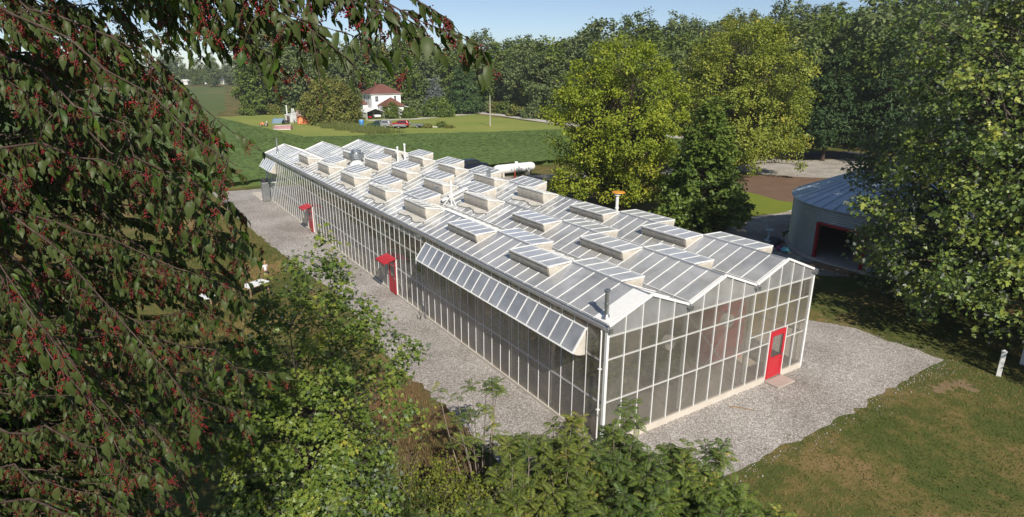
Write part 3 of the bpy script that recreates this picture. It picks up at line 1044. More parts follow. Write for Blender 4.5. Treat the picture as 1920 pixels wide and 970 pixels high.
# ---------------- frame inside
col_p = MB()
col_p.box(-.06, .06, -.04, .04, 0.03, EA - .12)
cme = None
n = 0
for x in (0.16, 4.0, 8.0, 11.84):
    for i in range(18):
        y = 0.31 + 4 * PITCH * i
        if y < .5: y = 0.42
        if x in (4.0, 8.0) and i == 0: y = 0.14
        if cme is None:
            o = col_p.build('column', M_galv, gh); cme = o
        else:
            o = cme.copy(); link(o, gh)
        o.location = (x, y, 0)
tr = MB()
for k in range(3):
    x = 4 * k
    for z in (4.62, 4.22): tr.bar((x + .1, 0, z), (x + 3.9, 0, z), .05)
    for j in range(4):
        tr.bar((x + .2 + j * .95, 0, 4.22), (x + .67 + j * .95, 0, 4.62), .025)
        tr.bar((x + .67 + j * .95, 0, 4.62), (x + 1.15 + j * .95, 0, 4.22), .025)
tme = None
for i in range(18):
    y = 0.31 + 4 * PITCH * i
    if i == 0: continue
    if tme is None: o = tr.build('truss', M_galv, gh); tme = o
    else: o = tme.copy(); link(o, gh)
    o.location = (0, y + .05, 0)
# partition between the two halves and the shade cloth
mb = MB(); wall_quad(mb, (0.1, YT, .05), (11.9, YT, 4.75)); mb.build('partition', M_polyw, gh)
vv, ff = [], []
rng = np.random.default_rng(2)
for i in range(3):
    x0, x1 = 4 * i + .18, 4 * i + 3.82
    ys = np.linspace(YT + .3, GL - .4, 60)
    b = len(vv)
    for y in ys:
        sag = .05 * abs(math.sin((y - YT) * math.pi / 2.95)) + rng.normal(0, .01)
        vv += [(x0, y, 4.16 - sag), ((x0 + x1) / 2, y, 4.14 - sag * 1.3), (x1, y, 4.16 - sag)]
    for j in range(59):
        for c in (0, 1): ff.append((b + 3 * j + c, b + 3 * j + c + 1, b + 3 * j + 4 + c, b + 3 * j + 3 + c))
MB().add(vv, ff).build('shade_cloth', M_shade, gh)

# ---------------- flues on the roof (fixed to the greenhouse)
def flue(x, y, h, r, m=M_galv, rz=0.0, cap=True, flash=True):
    k = int(x // 4)
    zr = EA + RR - abs(x - 4 * k - 2) * SL
    root = bpy.data.objects.new('flue_pipe', None); root.location = (x, y, zr); link(root, gh)
    MB().tube([(0, 0, -.1), (0, 0, h)], r, 14).build('pipe', m, root, True)
    if flash: MB().lathe([(r * 2.1, 0.03 - SL * r), (r * 1.5, .07), (r * 1.12, .13)], n=14).build('flashing', m, root, True)
    if h > .7: MB().tube([(0, 0, h * .52), (0, 0, h * .56)], r * 1.18, 14).build('collar', m, root, True)
    if cap: MB().lathe([(r * 1.05, h - .05), (r * 1.45, h), (r * 1.45, h + .05), (r * .7, h + .09)], n=14).build('pipe_cap', m, root, True)
    return root


flue(0.33, 0.46, 0.98, 0.085)
flue(0.70, 49.8, 1.35, 0.075)
flue(8.98, 23.1, 1.0, 0.07)
flue(9.28, 23.3, 1.0, 0.07)
# big round roof ventilator
rvn = bpy.data.objects.new('roof_ventilator', None); rvn.location = (4.72, 38.3, EA + RR - 1.28 * SL); link(rvn, gh)
MB().lathe([(.66, -.1), (.60, .10), (.42, .28), (.40, .55)], n=24).build('base_cone', M_white, rvn, True)
MB().lathe([(.42, .50), (.66, .62), (.66, .98), (.60, 1.0), (.60, .66)], n=24).build('wind_band', M_galv, rvn, True)
MB().lathe([(.40, .80), (.44, .85), (.44, 1.26), (.38, 1.28), (.38, .9)], n=24).build('stack_head', M_galv, rvn, True)
# wall fan housing and slab at the back corner
fh = MB().box(-0.75, -0.06, 51.55, 52.3, 0.05, 1.95)
fo = fh.build('fan_housing', M_galv, gh, bevel=.03)
MB().lathe([(.28, 1.951), (.30, 2.0), (.30, 2.25), (.2, 2.35)], (-.45, 51.95), 16).build('fan_hood', M_black, fo, True)
MB().box(-0.9, 2.0, 52.6, 57.0, 0.0, 0.07).build('concrete_apron', M_conc, gh)

# ================================================================== foliage tools
def unit(v):
    return v / np.maximum(np.linalg.norm(v, axis=-1, keepdims=True), 1e-9)


LEAF2 = (np.array([[0, 0, 0], [-.5, .5, .10], [0, 1, -.08], [.5, .5, .10]]), np.array([[0, 1, 2], [0, 2, 3]]))
# longer drooping blade folded along its midrib
LEAFL = (np.array([[0, 0, 0], [-.42, .22, .10], [0, .30, .0], [.42, .22, .10], [-.5, .55, .02], [0, .62, -.10], [.5, .55, .02], [0, 1.0, -.34]]),
         np.array([[0, 2, 1], [0, 3, 2], [1, 2, 5], [1, 5, 4], [2, 3, 6], [2, 6, 5], [4, 5, 7], [5, 6, 7]]))
# three pointed lobes
LEAFM = (np.array([[0, 0, 0], [-.30, .18, .03], [-.62, .48, .10], [-.22, .50, .0], [-.30, .80, .03], [0, 1.05, -.10], [.30, .80, .03], [.22, .50, .0], [.62, .48, .10], [.30, .18, .03], [0, .42, -.03]]),
         np.array([[10, 0, 1], [10, 1, 2], [10, 2, 3], [10, 3, 4], [10, 4, 5], [10, 5, 6], [10, 6, 7], [10, 7, 8], [10, 8, 9], [10, 9, 0]]))


def scatter(template, P, T, Nn, size, width=1.0):
    """leaf instances baked into arrays: P base, T along the blade, Nn normal"""
    tv, tf = template
    T = unit(T)
    B = unit(np.cross(T, Nn))
    Nn = np.cross(B, T)
    s = np.asarray(size).reshape(-1, 1, 1)
    w = np.asarray(width).reshape(-1, 1, 1)
    V = P[:, None, :] + s * (tv[None, :, 0:1] * w * B[:, None, :] + tv[None, :, 1:2] * T[:, None, :] + tv[None, :, 2:3] * Nn[:, None, :])
    k = len(tv)
    F = tf[:, ::-1][None] + (np.arange(len(P)) * k)[:, None, None]
    return V.reshape(-1, 3), F.reshape(-1, 3), k


class Wood:
    """many tapering limbs in one skin of quads"""
    def __init__(self): self.v, self.f, self.n = [], [], 0

    def limb(self, pts, rads, n=5):
        pts = np.asarray(pts, float)
        d = unit(np.gradient(pts, axis=0))
        ref = np.array([1.0, 0.13, 0.0]) if abs(d[0, 0]) < .8 else np.array([0.0, 1.0, .1])
        s = unit(ref - d * (d @ ref)[:, None])
        t = np.cross(d, s)
        a = np.arange(n) * 2 * np.pi / n
        V = pts[:, None] + np.asarray(rads)[:, None, None] * (np.cos(a)[None, :, None] * s[:, None] + np.sin(a)[None, :, None] * t[:, None])
        m = len(pts)
        I = np.arange(m * n).reshape(m, n) + self.n
        J = np.roll(I, -1, 1)
        self.f.append(np.stack([I[:-1], J[:-1], J[1:], I[1:]], -1).reshape(-1, 4))
        self.v.append(V.reshape(-1, 3))
        self.n += m * n

    def mesh(self, name, m):
        return np_mesh(name, np.concatenate(self.v), np.concatenate(self.f), m, True)


def bez(a, b, c, n):
    t = np.linspace(0, 1, n)[:, None]
    return (1 - t) ** 2 * a + 2 * t * (1 - t) * b + t * t * c


PROF = {
    'round': lambda t: np.sin(np.pi * np.clip(t * .93 + .05, 0, 1)) ** .62,
    'oval': lambda t: np.sin(np.pi * np.clip(t * .9 + .04, 0, 1) ** .85) ** .6,
    'broad': lambda t: np.clip(1 - np.abs((t - .38) / .66) ** 2.3, 0, 1) ** .55,
    'cone': lambda t: (1 - t) ** .85 * np.clip(t * 9 + .25, 0, 1),
    'pyr': lambda t: np.clip((1 - t), 0, 1) ** .7 * np.clip(t * 5 + .35, 0, 1),
    'mound': lambda t: np.sqrt(np.clip(1 - t * t, 0, 1)),
}


def tree_meshes(seed, H, Rr, base, prof, clumps, per, leaf, clump_r, m_leaf, m_bark, trunk_r, template=LEAF2, flat=0.7, droop=0.0,
                shell=.4, branch=.5, lump=.25, upness=.6, forks=1, lean=(0, 0), width=1.0, rise=.6, twig_r=.018, outward=.5, gapy=0.0):
    rng = np.random.default_rng(seed)
    pf = PROF[prof]
    ts = np.linspace(0, 1, 200)
    w = pf(ts) ** 1.6 + 0.02
    t = np.interp(rng.random(clumps), np.cumsum(w) / w.sum(), ts)
    th = rng.uniform(0, 2 * np.pi, clumps)
    ph = rng.uniform(0, 6.28, 6)
    lm = 1 + lump * (np.sin(3 * th + ph[0] + 4 * t) * .5 + np.sin(5 * th - 7 * t + ph[1]) * .35 + np.sin(2 * th + 11 * t + ph[2]) * .45)
    rho = Rr * pf(t) * (shell + (1 - shell) * np.sqrt(rng.random(clumps))) * lm
    z = base + (H - base) * t
    zt = z - droop * rho + rng.normal(0, .02 * H, clumps)
    C = np.stack([rho * np.cos(th) + lean[0] * t, rho * np.sin(th) + lean[1] * t, zt], 1)
    if gapy:                                      # open pockets in the crown
        g = np.sin(C[:, 0] * 1.1 + ph[3]) + np.sin(C[:, 1] * 1.2 + ph[4]) + np.sin(C[:, 2] * 1.3 + ph[5])
        C = C[g > -3 + gapy * 2.2]
    n = len(C)
    cr = clump_r * rng.lognormal(0, .25, n)
    m = np.maximum(3, (per * rng.lognormal(0, .3, n))).astype(int)
    idx = np.repeat(np.arange(n), m)
    q = unit(rng.normal(size=(len(idx), 3))) * (rng.random(len(idx)) ** .45)[:, None]
    q[:, 2] *= flat
    P = C[idx] + q * cr[idx][:, None]
    cen = np.array([lean[0] * .4, lean[1] * .4, base + (H - base) * .4])
    out = unit(P - cen)
    Nn = unit(out * outward + np.array([0, 0, upness]) + rng.normal(0, .55, (len(idx), 3)))
    T = unit(np.cross(Nn, rng.normal(size=(len(idx), 3)))) + q * .4 + np.array([0, 0, -.25])
    size = leaf * rng.lognormal(0, .28, len(idx))
    V, F, k = scatter(template, P, T, Nn, size, width)
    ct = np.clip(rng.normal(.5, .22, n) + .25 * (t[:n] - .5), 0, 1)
    tint = np.repeat(ct[idx], k)
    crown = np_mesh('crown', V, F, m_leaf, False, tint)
    wd = Wood()
    tops = []
    for f in range(forks):
        a = 2 * np.pi * f / forks + rng.uniform(0, 1)
        sp = (0 if forks == 1 else Rr * .28)
        tp = np.array([lean[0] * .85 + sp * np.cos(a), lean[1] * .85 + sp * np.sin(a), base + (H - base) * .82])
        mid = np.array([tp[0] * .25, tp[1] * .25, tp[2] * .45])
        pts = bez(np.array([0.02 * f, 0.0, -.15]), mid, tp, 12) + rng.normal(0, .012 * H, (12, 3)) * np.linspace(0, .5, 12)[:, None]
        r = trunk_r * (1 if forks == 1 else .7)
        rads = r * np.linspace(1, .14, 12)
        rads[0] *= 1.35
        wd.limb(pts, rads, 8)
        tops.append((pts, rads))
    sel = np.where(rng.random(n) < branch)[0]
    for i in sel:
        pts, rads = tops[rng.integers(forks)]
        c = C[i]
        d = np.hypot(c[0], c[1])
        hz = np.clip(c[2] - d * rise * rng.uniform(.6, 1.2), base * .75, pts[-1, 2])
        j = np.interp(hz, pts[:, 2], np.arange(12))
        a = np.array([np.interp(j, np.arange(12), pts[:, k_]) for k_ in range(3)])
        r0 = min(np.interp(j, np.arange(12), rads) * .55, twig_r * (1 + d * .55))
        mid = a * .45 + c * .55 + np.array([0, 0, (.10 if droop <= 0 else .22) * d])
        wd.limb(bez(a, mid, c, 6), r0 * np.linspace(1, .22, 6), 4)
    return crown, wd.mesh('trunk', m_bark)


def tree(name, meshes, loc, rz, scale, label, group=None, cat='tree'):
    root = empty(name, loc, rz, label, cat, group)
    if not hasattr(scale, '__len__'): scale = (scale,) * 3
    root.scale = scale
    for nm, me in (('crown', meshes[0]), ('trunk', meshes[1])):
        link(bpy.data.objects.new(nm, me), root)
    return root


# bark and leaf materials
M_bark = bark_mat('grey_bark', (0.055, 0.045, 0.036), (0.15, 0.125, 0.10))
M_barkd = bark_mat('dark_bark', (0.030, 0.022, 0.018), (0.085, 0.062, 0.048))
M_barkl = bark_mat('pale_bark', (0.16, 0.13, 0.10), (0.32, 0.27, 0.22))
M_lime = leaf_mat('lime_leaves', [(0.05, (0.122, 0.174, 0.023)), (0.35, (0.218, 0.280, 0.026)), (0.65, (0.315, 0.364, 0.036)), (0.95, (0.449, 0.423, 0.049))], 0.34, 0.5)
M_olive = leaf_mat('olive_leaves', [(0.05, (0.124, 0.161, 0.026)), (0.4, (0.222, 0.272, 0.041)), (0.75, (0.325, 0.350, 0.054)), (0.97, (0.513, 0.403, 0.079))], 0.30, 0.5)
M_oak = leaf_mat('oak_leaves', [(0.05, (0.062, 0.106, 0.023)), (0.5, (0.113, 0.175, 0.030)), (0.95, (0.207, 0.256, 0.050))], 0.22, 0.4)
M_maple = leaf_mat('maple_leaves', [(0.05, (0.069, 0.119, 0.034)), (0.4, (0.136, 0.204, 0.048)), (0.75, (0.267, 0.316, 0.060)), (0.95, (0.494, 0.456, 0.074))], 0.24, 0.42, 0.35, back=(0.17, 0.19, 0.16))
M_wood1 = leaf_mat('woodland_leaves', [(0.05, (0.060, 0.095, 0.025)), (0.5, (0.113, 0.160, 0.033)), (0.95, (0.191, 0.232, 0.049))], 0.2, 0.6, .1)
M_wood2 = leaf_mat('yellowing_leaves', [(0.05, (0.088, 0.107, 0.023)), (0.5, (0.161, 0.176, 0.038)), (0.95, (0.255, 0.224, 0.065))], 0.2, 0.6, .1)
M_wood3 = leaf_mat('dusky_leaves', [(0.05, (0.078, 0.111, 0.041)), (0.5, (0.127, 0.170, 0.064)), (0.95, (0.204, 0.230, 0.093))], 0.2, 0.6, .1)
M_conif = leaf_mat('conifer_needles', [(0.05, (0.034, 0.075, 0.024)), (0.5, (0.067, 0.125, 0.036)), (0.95, (0.121, 0.189, 0.053))], 0.1, 0.6)
M_blue = leaf_mat('blue_needles', [(0.05, (0.095, 0.117, 0.109)), (0.5, (0.161, 0.185, 0.178)), (0.95, (0.246, 0.265, 0.246))], 0.1, 0.6)
M_pine = leaf_mat('pine_needles', [(0.05, (0.022, 0.050, 0.018)), (0.5, (0.043, 0.083, 0.025)), (0.95, (0.081, 0.126, 0.040))], 0.1, 0.6)
M_sap = leaf_mat('sapling_leaves', [(0.05, (0.058, 0.099, 0.023)), (0.45, (0.121, 0.183, 0.033)), (0.8, (0.224, 0.270, 0.048)), (0.97, (0.421, 0.381, 0.069))], 0.30, 0.42, 0.35, back=(0.16, 0.20, 0.14))
M_brush = leaf_mat('brush_leaves', [(0.05, (0.018, 0.034, 0.010)), (0.5, (0.034, 0.060, 0.016)), (0.95, (0.072, 0.098, 0.023))], 0.25, 0.5)
M_brush2 = leaf_mat('bright_brush_leaves', [(0.05, (0.025, 0.043, 0.010)), (0.5, (0.049, 0.075, 0.015)), (0.95, (0.089, 0.111, 0.022))], 0.28, 0.45)
M_sumac = leaf_mat('sumac_leaves', [(0.05, (0.055, 0.098, 0.023)), (0.5, (0.111, 0.174, 0.032)), (0.85, (0.216, 0.256, 0.043)), (0.98, (0.463, 0.376, 0.058))], 0.25, 0.42, 0.35)
M_sumacy = leaf_mat('yellowish_sumac_leaves', [(0.05, (0.068, 0.113, 0.025)), (0.5, (0.147, 0.196, 0.035)), (0.85, (0.254, 0.264, 0.049)), (0.98, (0.431, 0.295, 0.088))], 0.28, 0.45)
M_vine = leaf_mat('vine_leaves', [(0.05, (0.088, 0.123, 0.018)), (0.5, (0.167, 0.203, 0.025)), (0.95, (0.283, 0.265, 0.053))], 0.3, 0.45)
M_cherry = leaf_mat('cherry_leaves', [(0.05, (0.023, 0.050, 0.009)), (0.45, (0.042, 0.087, 0.013)), (0.78, (0.075, 0.124, 0.018)), (0.90, (0.162, 0.212, 0.028)), (1.0, (0.304, 0.299, 0.048))], 0.26, 0.45, 0.22, back=(0.062, 0.085, 0.024))
M_berry = leaf_mat('berries', [(0.0, (0.018, 0.006, 0.008)), (0.45, (0.06, 0.006, 0.010)), (0.62, (0.16, 0.009, 0.013)), (0.98, (0.25, 0.014, 0.016))], 0.0, 0.25, 0.5)
M_cbark = bark_mat('cherry_bark', (0.045, 0.030, 0.024), (0.11, 0.082, 0.066))
M_stalk = paint('red_stalk', (0.30, 0.06, 0.035), 0.6, 0, .2)

# ---------------- single trees around the yard
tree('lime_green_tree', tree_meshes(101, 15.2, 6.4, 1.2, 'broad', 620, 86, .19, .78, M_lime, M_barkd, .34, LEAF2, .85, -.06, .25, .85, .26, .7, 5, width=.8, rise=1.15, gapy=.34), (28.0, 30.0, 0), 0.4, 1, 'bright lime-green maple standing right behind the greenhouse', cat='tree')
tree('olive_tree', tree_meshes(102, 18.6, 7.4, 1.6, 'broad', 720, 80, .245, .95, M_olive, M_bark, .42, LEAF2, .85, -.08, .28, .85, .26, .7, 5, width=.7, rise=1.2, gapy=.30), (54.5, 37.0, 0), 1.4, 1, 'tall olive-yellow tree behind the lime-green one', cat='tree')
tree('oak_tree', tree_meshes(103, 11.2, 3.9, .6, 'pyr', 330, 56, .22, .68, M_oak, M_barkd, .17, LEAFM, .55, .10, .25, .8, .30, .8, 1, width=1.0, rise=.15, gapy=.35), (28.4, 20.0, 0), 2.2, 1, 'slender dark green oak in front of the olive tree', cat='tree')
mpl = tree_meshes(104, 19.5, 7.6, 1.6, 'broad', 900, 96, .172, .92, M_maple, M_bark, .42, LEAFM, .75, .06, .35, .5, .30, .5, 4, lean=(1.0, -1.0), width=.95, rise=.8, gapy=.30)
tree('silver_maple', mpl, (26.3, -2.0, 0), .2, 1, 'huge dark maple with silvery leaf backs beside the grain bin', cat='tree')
tree('shade_maple', mpl, (21.6, -13.2, 0), 2.0, .52, 'second dark maple out of view right of the white posts, added to shade the lawn', cat='tree')  # unseen tree, placed and sized to shade the posts and lawn
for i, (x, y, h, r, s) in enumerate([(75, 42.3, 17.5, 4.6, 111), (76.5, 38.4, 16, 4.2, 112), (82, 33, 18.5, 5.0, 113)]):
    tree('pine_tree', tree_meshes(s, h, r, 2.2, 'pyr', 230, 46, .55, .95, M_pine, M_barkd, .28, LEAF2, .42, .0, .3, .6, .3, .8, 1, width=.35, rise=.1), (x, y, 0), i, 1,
         ['dark pine at the left edge of the asphalt beyond the gravel lot', 'dark pine with a bare lower trunk beside the asphalt lane', 'largest dark pine right of the asphalt lane'][i], 'pines behind the gravel lot')
tree('conifer', tree_meshes(121, 17.2, 6.4, .5, 'cone', 420, 42, .62, 1.1, M_conif, M_barkd, .3, LEAF2, .35, .14, .3, .3, .2, .8, 1, width=.35, rise=.0), (78.5, 153.5, 0), 0, 1, 'large dark green spruce beside the road right of the house', cat='tree')
tree('blue_spruce', tree_meshes(122, 11.6, 3.7, .4, 'cone', 260, 42, .5, .7, M_blue, M_barkd, .2, LEAF2, .4, .1, .35, .3, .15, .8, 1, width=.35, rise=.0), (67.4, 150.5, 0), 0, 1, 'grey-blue spruce between the white house and the dark spruce', cat='tree')
tree('round_bush', tree_meshes(123, 5.4, 4.2, .1, 'mound', 190, 46, .42, .8, M_oak, M_barkd, .14, LEAF2, .8, 0, .45, .3, .15, .6, 1, width=.6), (66.2, 145.6, 0), 0, 1, 'round dark green bush in front of the blue spruce', cat='bush')
tree('spreading_tree', tree_meshes(124, 10.4, 7.0, .5, 'mound', 420, 48, .48, 1.1, M_wood2, M_barkd, .35, LEAF2, .75, .0, .4, .4, .25, .6, 3, width=.6), (33.8, 139.6, 0), 0, 1, 'broad low spreading tree beside the rusty container', cat='tree')
for i, (u, v, h, r, s, mm, lb) in enumerate([(733, 222, 4.4, 2.3, 131, M_wood1, 'bushy shrub against the front of the white house, next to the carport'), (716, 218.5, 4.0, 1.9, 132, M_oak, 'dark shrub behind the open carport'),
                                             (766, 221, 2.7, 2.0, 133, M_wood1, 'low round shrub by the porch of the white house'), (778, 219, 1.8, 1.2, 134, M_wood3, 'smallest shrub, beside the porch post')]):
    p_ = gz(u, v)
    tree('house_shrub', tree_meshes(s, h, r, .05, 'mound', 110, 40, .36, .6, mm, M_barkd, .08, LEAF2, .8, 0, .45, .3, .2, .6, 1, width=.6), (p_[0], p_[1], 0), i, 1, lb, 'shrubs around the white house', 'bush')

# ---------------- the woods behind
kinds = []
for i, (H_, R_, pf, mm) in enumerate([(21, 6.2, 'broad', M_wood1), (23, 5.6, 'oval', M_wood3), (19, 6.0, 'round', M_wood2), (24, 6.4, 'broad', M_wood3), (20, 5.2, 'oval', M_wood1), (22, 6.8, 'broad', M_wood1), (18, 5.2, 'round', M_wood3)]):
    kinds.append(tree_meshes(200 + i, H_, R_, 1.2, pf, 250, 26, .72, 1.35, mm, M_barkd, .35, LEAF2, .75, .0, .45, .22, .32, .65, 1, width=.75, twig_r=.03))
kl = ['dark green broadleaf tree', 'tall grey-green oval tree', 'yellowish-green round tree', 'broad dusky green tree', 'narrow dark green tree', 'wide dark green tree', 'small dusky round tree']
rng = np.random.default_rng(77)


def wood_tree(x, y, k, s, place, grp):
    z = float(hill_h(x, y))
    tree('woodland_tree', kinds[k], (x, y, z - .1), rng.uniform(0, 6.28), (s * rng.uniform(.92, 1.1), s * rng.uniform(.92, 1.1), s * rng.uniform(.92, 1.08)), kl[k] + ' ' + place, grp)


def in_view(x, y, m=260):
    d = np.array([x, y, 12.0]) - CAM
    dep = d @ AF
    u = 960 + FOC * (d @ AR) / dep
    return dep > 0 and -m < u < 1920 + m


cnt = 0
# behind the house and lawn
for row, (y0, sc_) in enumerate([(181, .88), (190, .98), (200, 1.06)]):
    x = 26 + row * 3
    while x < 96:
        xx, yy = x + rng.normal(0, 1.2), y0 + rng.normal(0, 1.6) - max(0, x - 60) * .12
        if in_view(xx, yy):
            wood_tree(xx, yy, int(rng.integers(7)), sc_ * rng.uniform(.88, 1.12), 'in the wood behind the white house', 'trees of the wood behind the house')
            cnt += 1
        x += rng.uniform(6.5, 8.5)
# beyond the road and up the hill
for row, x0 in enumerate([91, 99, 108, 118, 130, 144, 160]):
    y = -10 + row * 2
    while y < 178:
        xx, yy = x0 + rng.normal(0, 1.5), y + rng.normal(0, 1.5)
        if row == 0 and yy < 52: y += 7; continue
        if in_view(xx, yy, 260):
            k = int(rng.integers(7))
            wood_tree(xx, yy, k, rng.uniform(.82, 1.08) * (.8 if row == 0 else 1.0), 'on the wooded hillside beyond the road', 'trees on the hillside')
            cnt += 1
        y += rng.uniform(8.0, 10.5)
# one tall tree breaking the skyline
tree('tall_tree', tree_meshes(231, 26, 7.2, 3, 'broad', 330, 40, .6, 1.3, M_wood1, M_barkd, .4, LEAF2, .75, 0, .4, .3, .3, .7, 2, width=.7, gapy=.3), (112, 116, float(hill_h(112, 116))), 1, 1.0, 'tallest dark tree breaking the skyline behind the lime-green tree', cat='tree')
# far line of trees across the plain
for i in range(46):
    x = -230 + i * 7.5 + rng.normal(0, 2)
    yy = 470 + rng.normal(0, 14) + (60 if i % 3 == 0 else 0)
    if in_view(x, yy):
        wood_tree(x, yy, int(rng.integers(7)), rng.uniform(.75, 1.05), 'in the far tree line across the fields', 'trees of the far tree line')
        cnt += 1
print('wood trees', cnt)
# brush along the foot of the woods
brush_m = [tree_meshes(240 + i, 3.2, 2.8, .05, 'mound', 70, 26, .5, .75, mm, M_barkd, .08, LEAF2, .8, 0, .4, .2, .25, .6, 1, width=.7) for i, mm in enumerate((M_wood1, M_wood2, M_wood3))]
for i in range(26):
    y = 52 + i * 4.4 + rng.normal(0, .8)
    x = 87.6 + rng.normal(0, .7)
    if in_view(x, y, 20):
        tree('roadside_bush', brush_m[i % 3], (x, y, 0), rng.uniform(0, 6), rng.uniform(.7, 1.3), ['dark green bush', 'yellowish bush', 'dusky green bush'][i % 3] + ' on the verge between road and wood', 'bushes along the road', 'bush')
for i in range(16):
    x = 24 + i * 4.2 + rng.normal(0, .8)
    y = 176.5 + rng.normal(0, .8) - max(0, x - 60) * .12
    tree('edge_bush', brush_m[i % 3], (x, y, 0), rng.uniform(0, 6), rng.uniform(.6, 1.1), ['dark green bush', 'yellowish bush', 'dusky green bush'][i % 3] + ' at the foot of the wood behind the lawn', 'bushes along the wood edge', 'bush')

# ================================================================== foreground plants
R2 = np.array([math.sin(YAW), -math.cos(YAW), 0.0])      # to the right of the camera
F2 = np.array([math.cos(YAW), math.sin(YAW), 0.0])       # away from the camera
C0 = np.array([CAM[0], CAM[1], 0.0])


def loc(s, d, z):
    return C0 + R2 * s + F2 * d + np.array([0, 0, z])


class Leaves:
    def __init__(self): self.v, self.f, self.t, self.n = [], [], [], 0

    def add(self, template, P, T, Nn, size, width, tint):
        V, F, k = scatter(template, P, T, Nn, size, width)
        self.v.append(V); self.f.append(F + self.n); self.n += len(V)
        self.t.append(np.repeat(np.broadcast_to(tint, (len(P),)), k))

    def obj(self, name, m, parent):
        o = bpy.data.objects.new(name, np_mesh(name, np.concatenate(self.v), np.concatenate(self.f), m, False, np.clip(np.concatenate(self.t), 0, 1)))
        return link(o, parent)


OCT = (np.array([[1, 0, 0], [-1, 0, 0], [0, 1, 0], [0, -1, 0], [0, 0, 1], [0, 0, -1]]) * .5,
       np.array([[0, 2, 4], [2, 1, 4], [1, 3, 4], [3, 0, 4], [2, 0, 5], [1, 2, 5], [3, 1, 5], [0, 3, 5]])[:, ::-1])


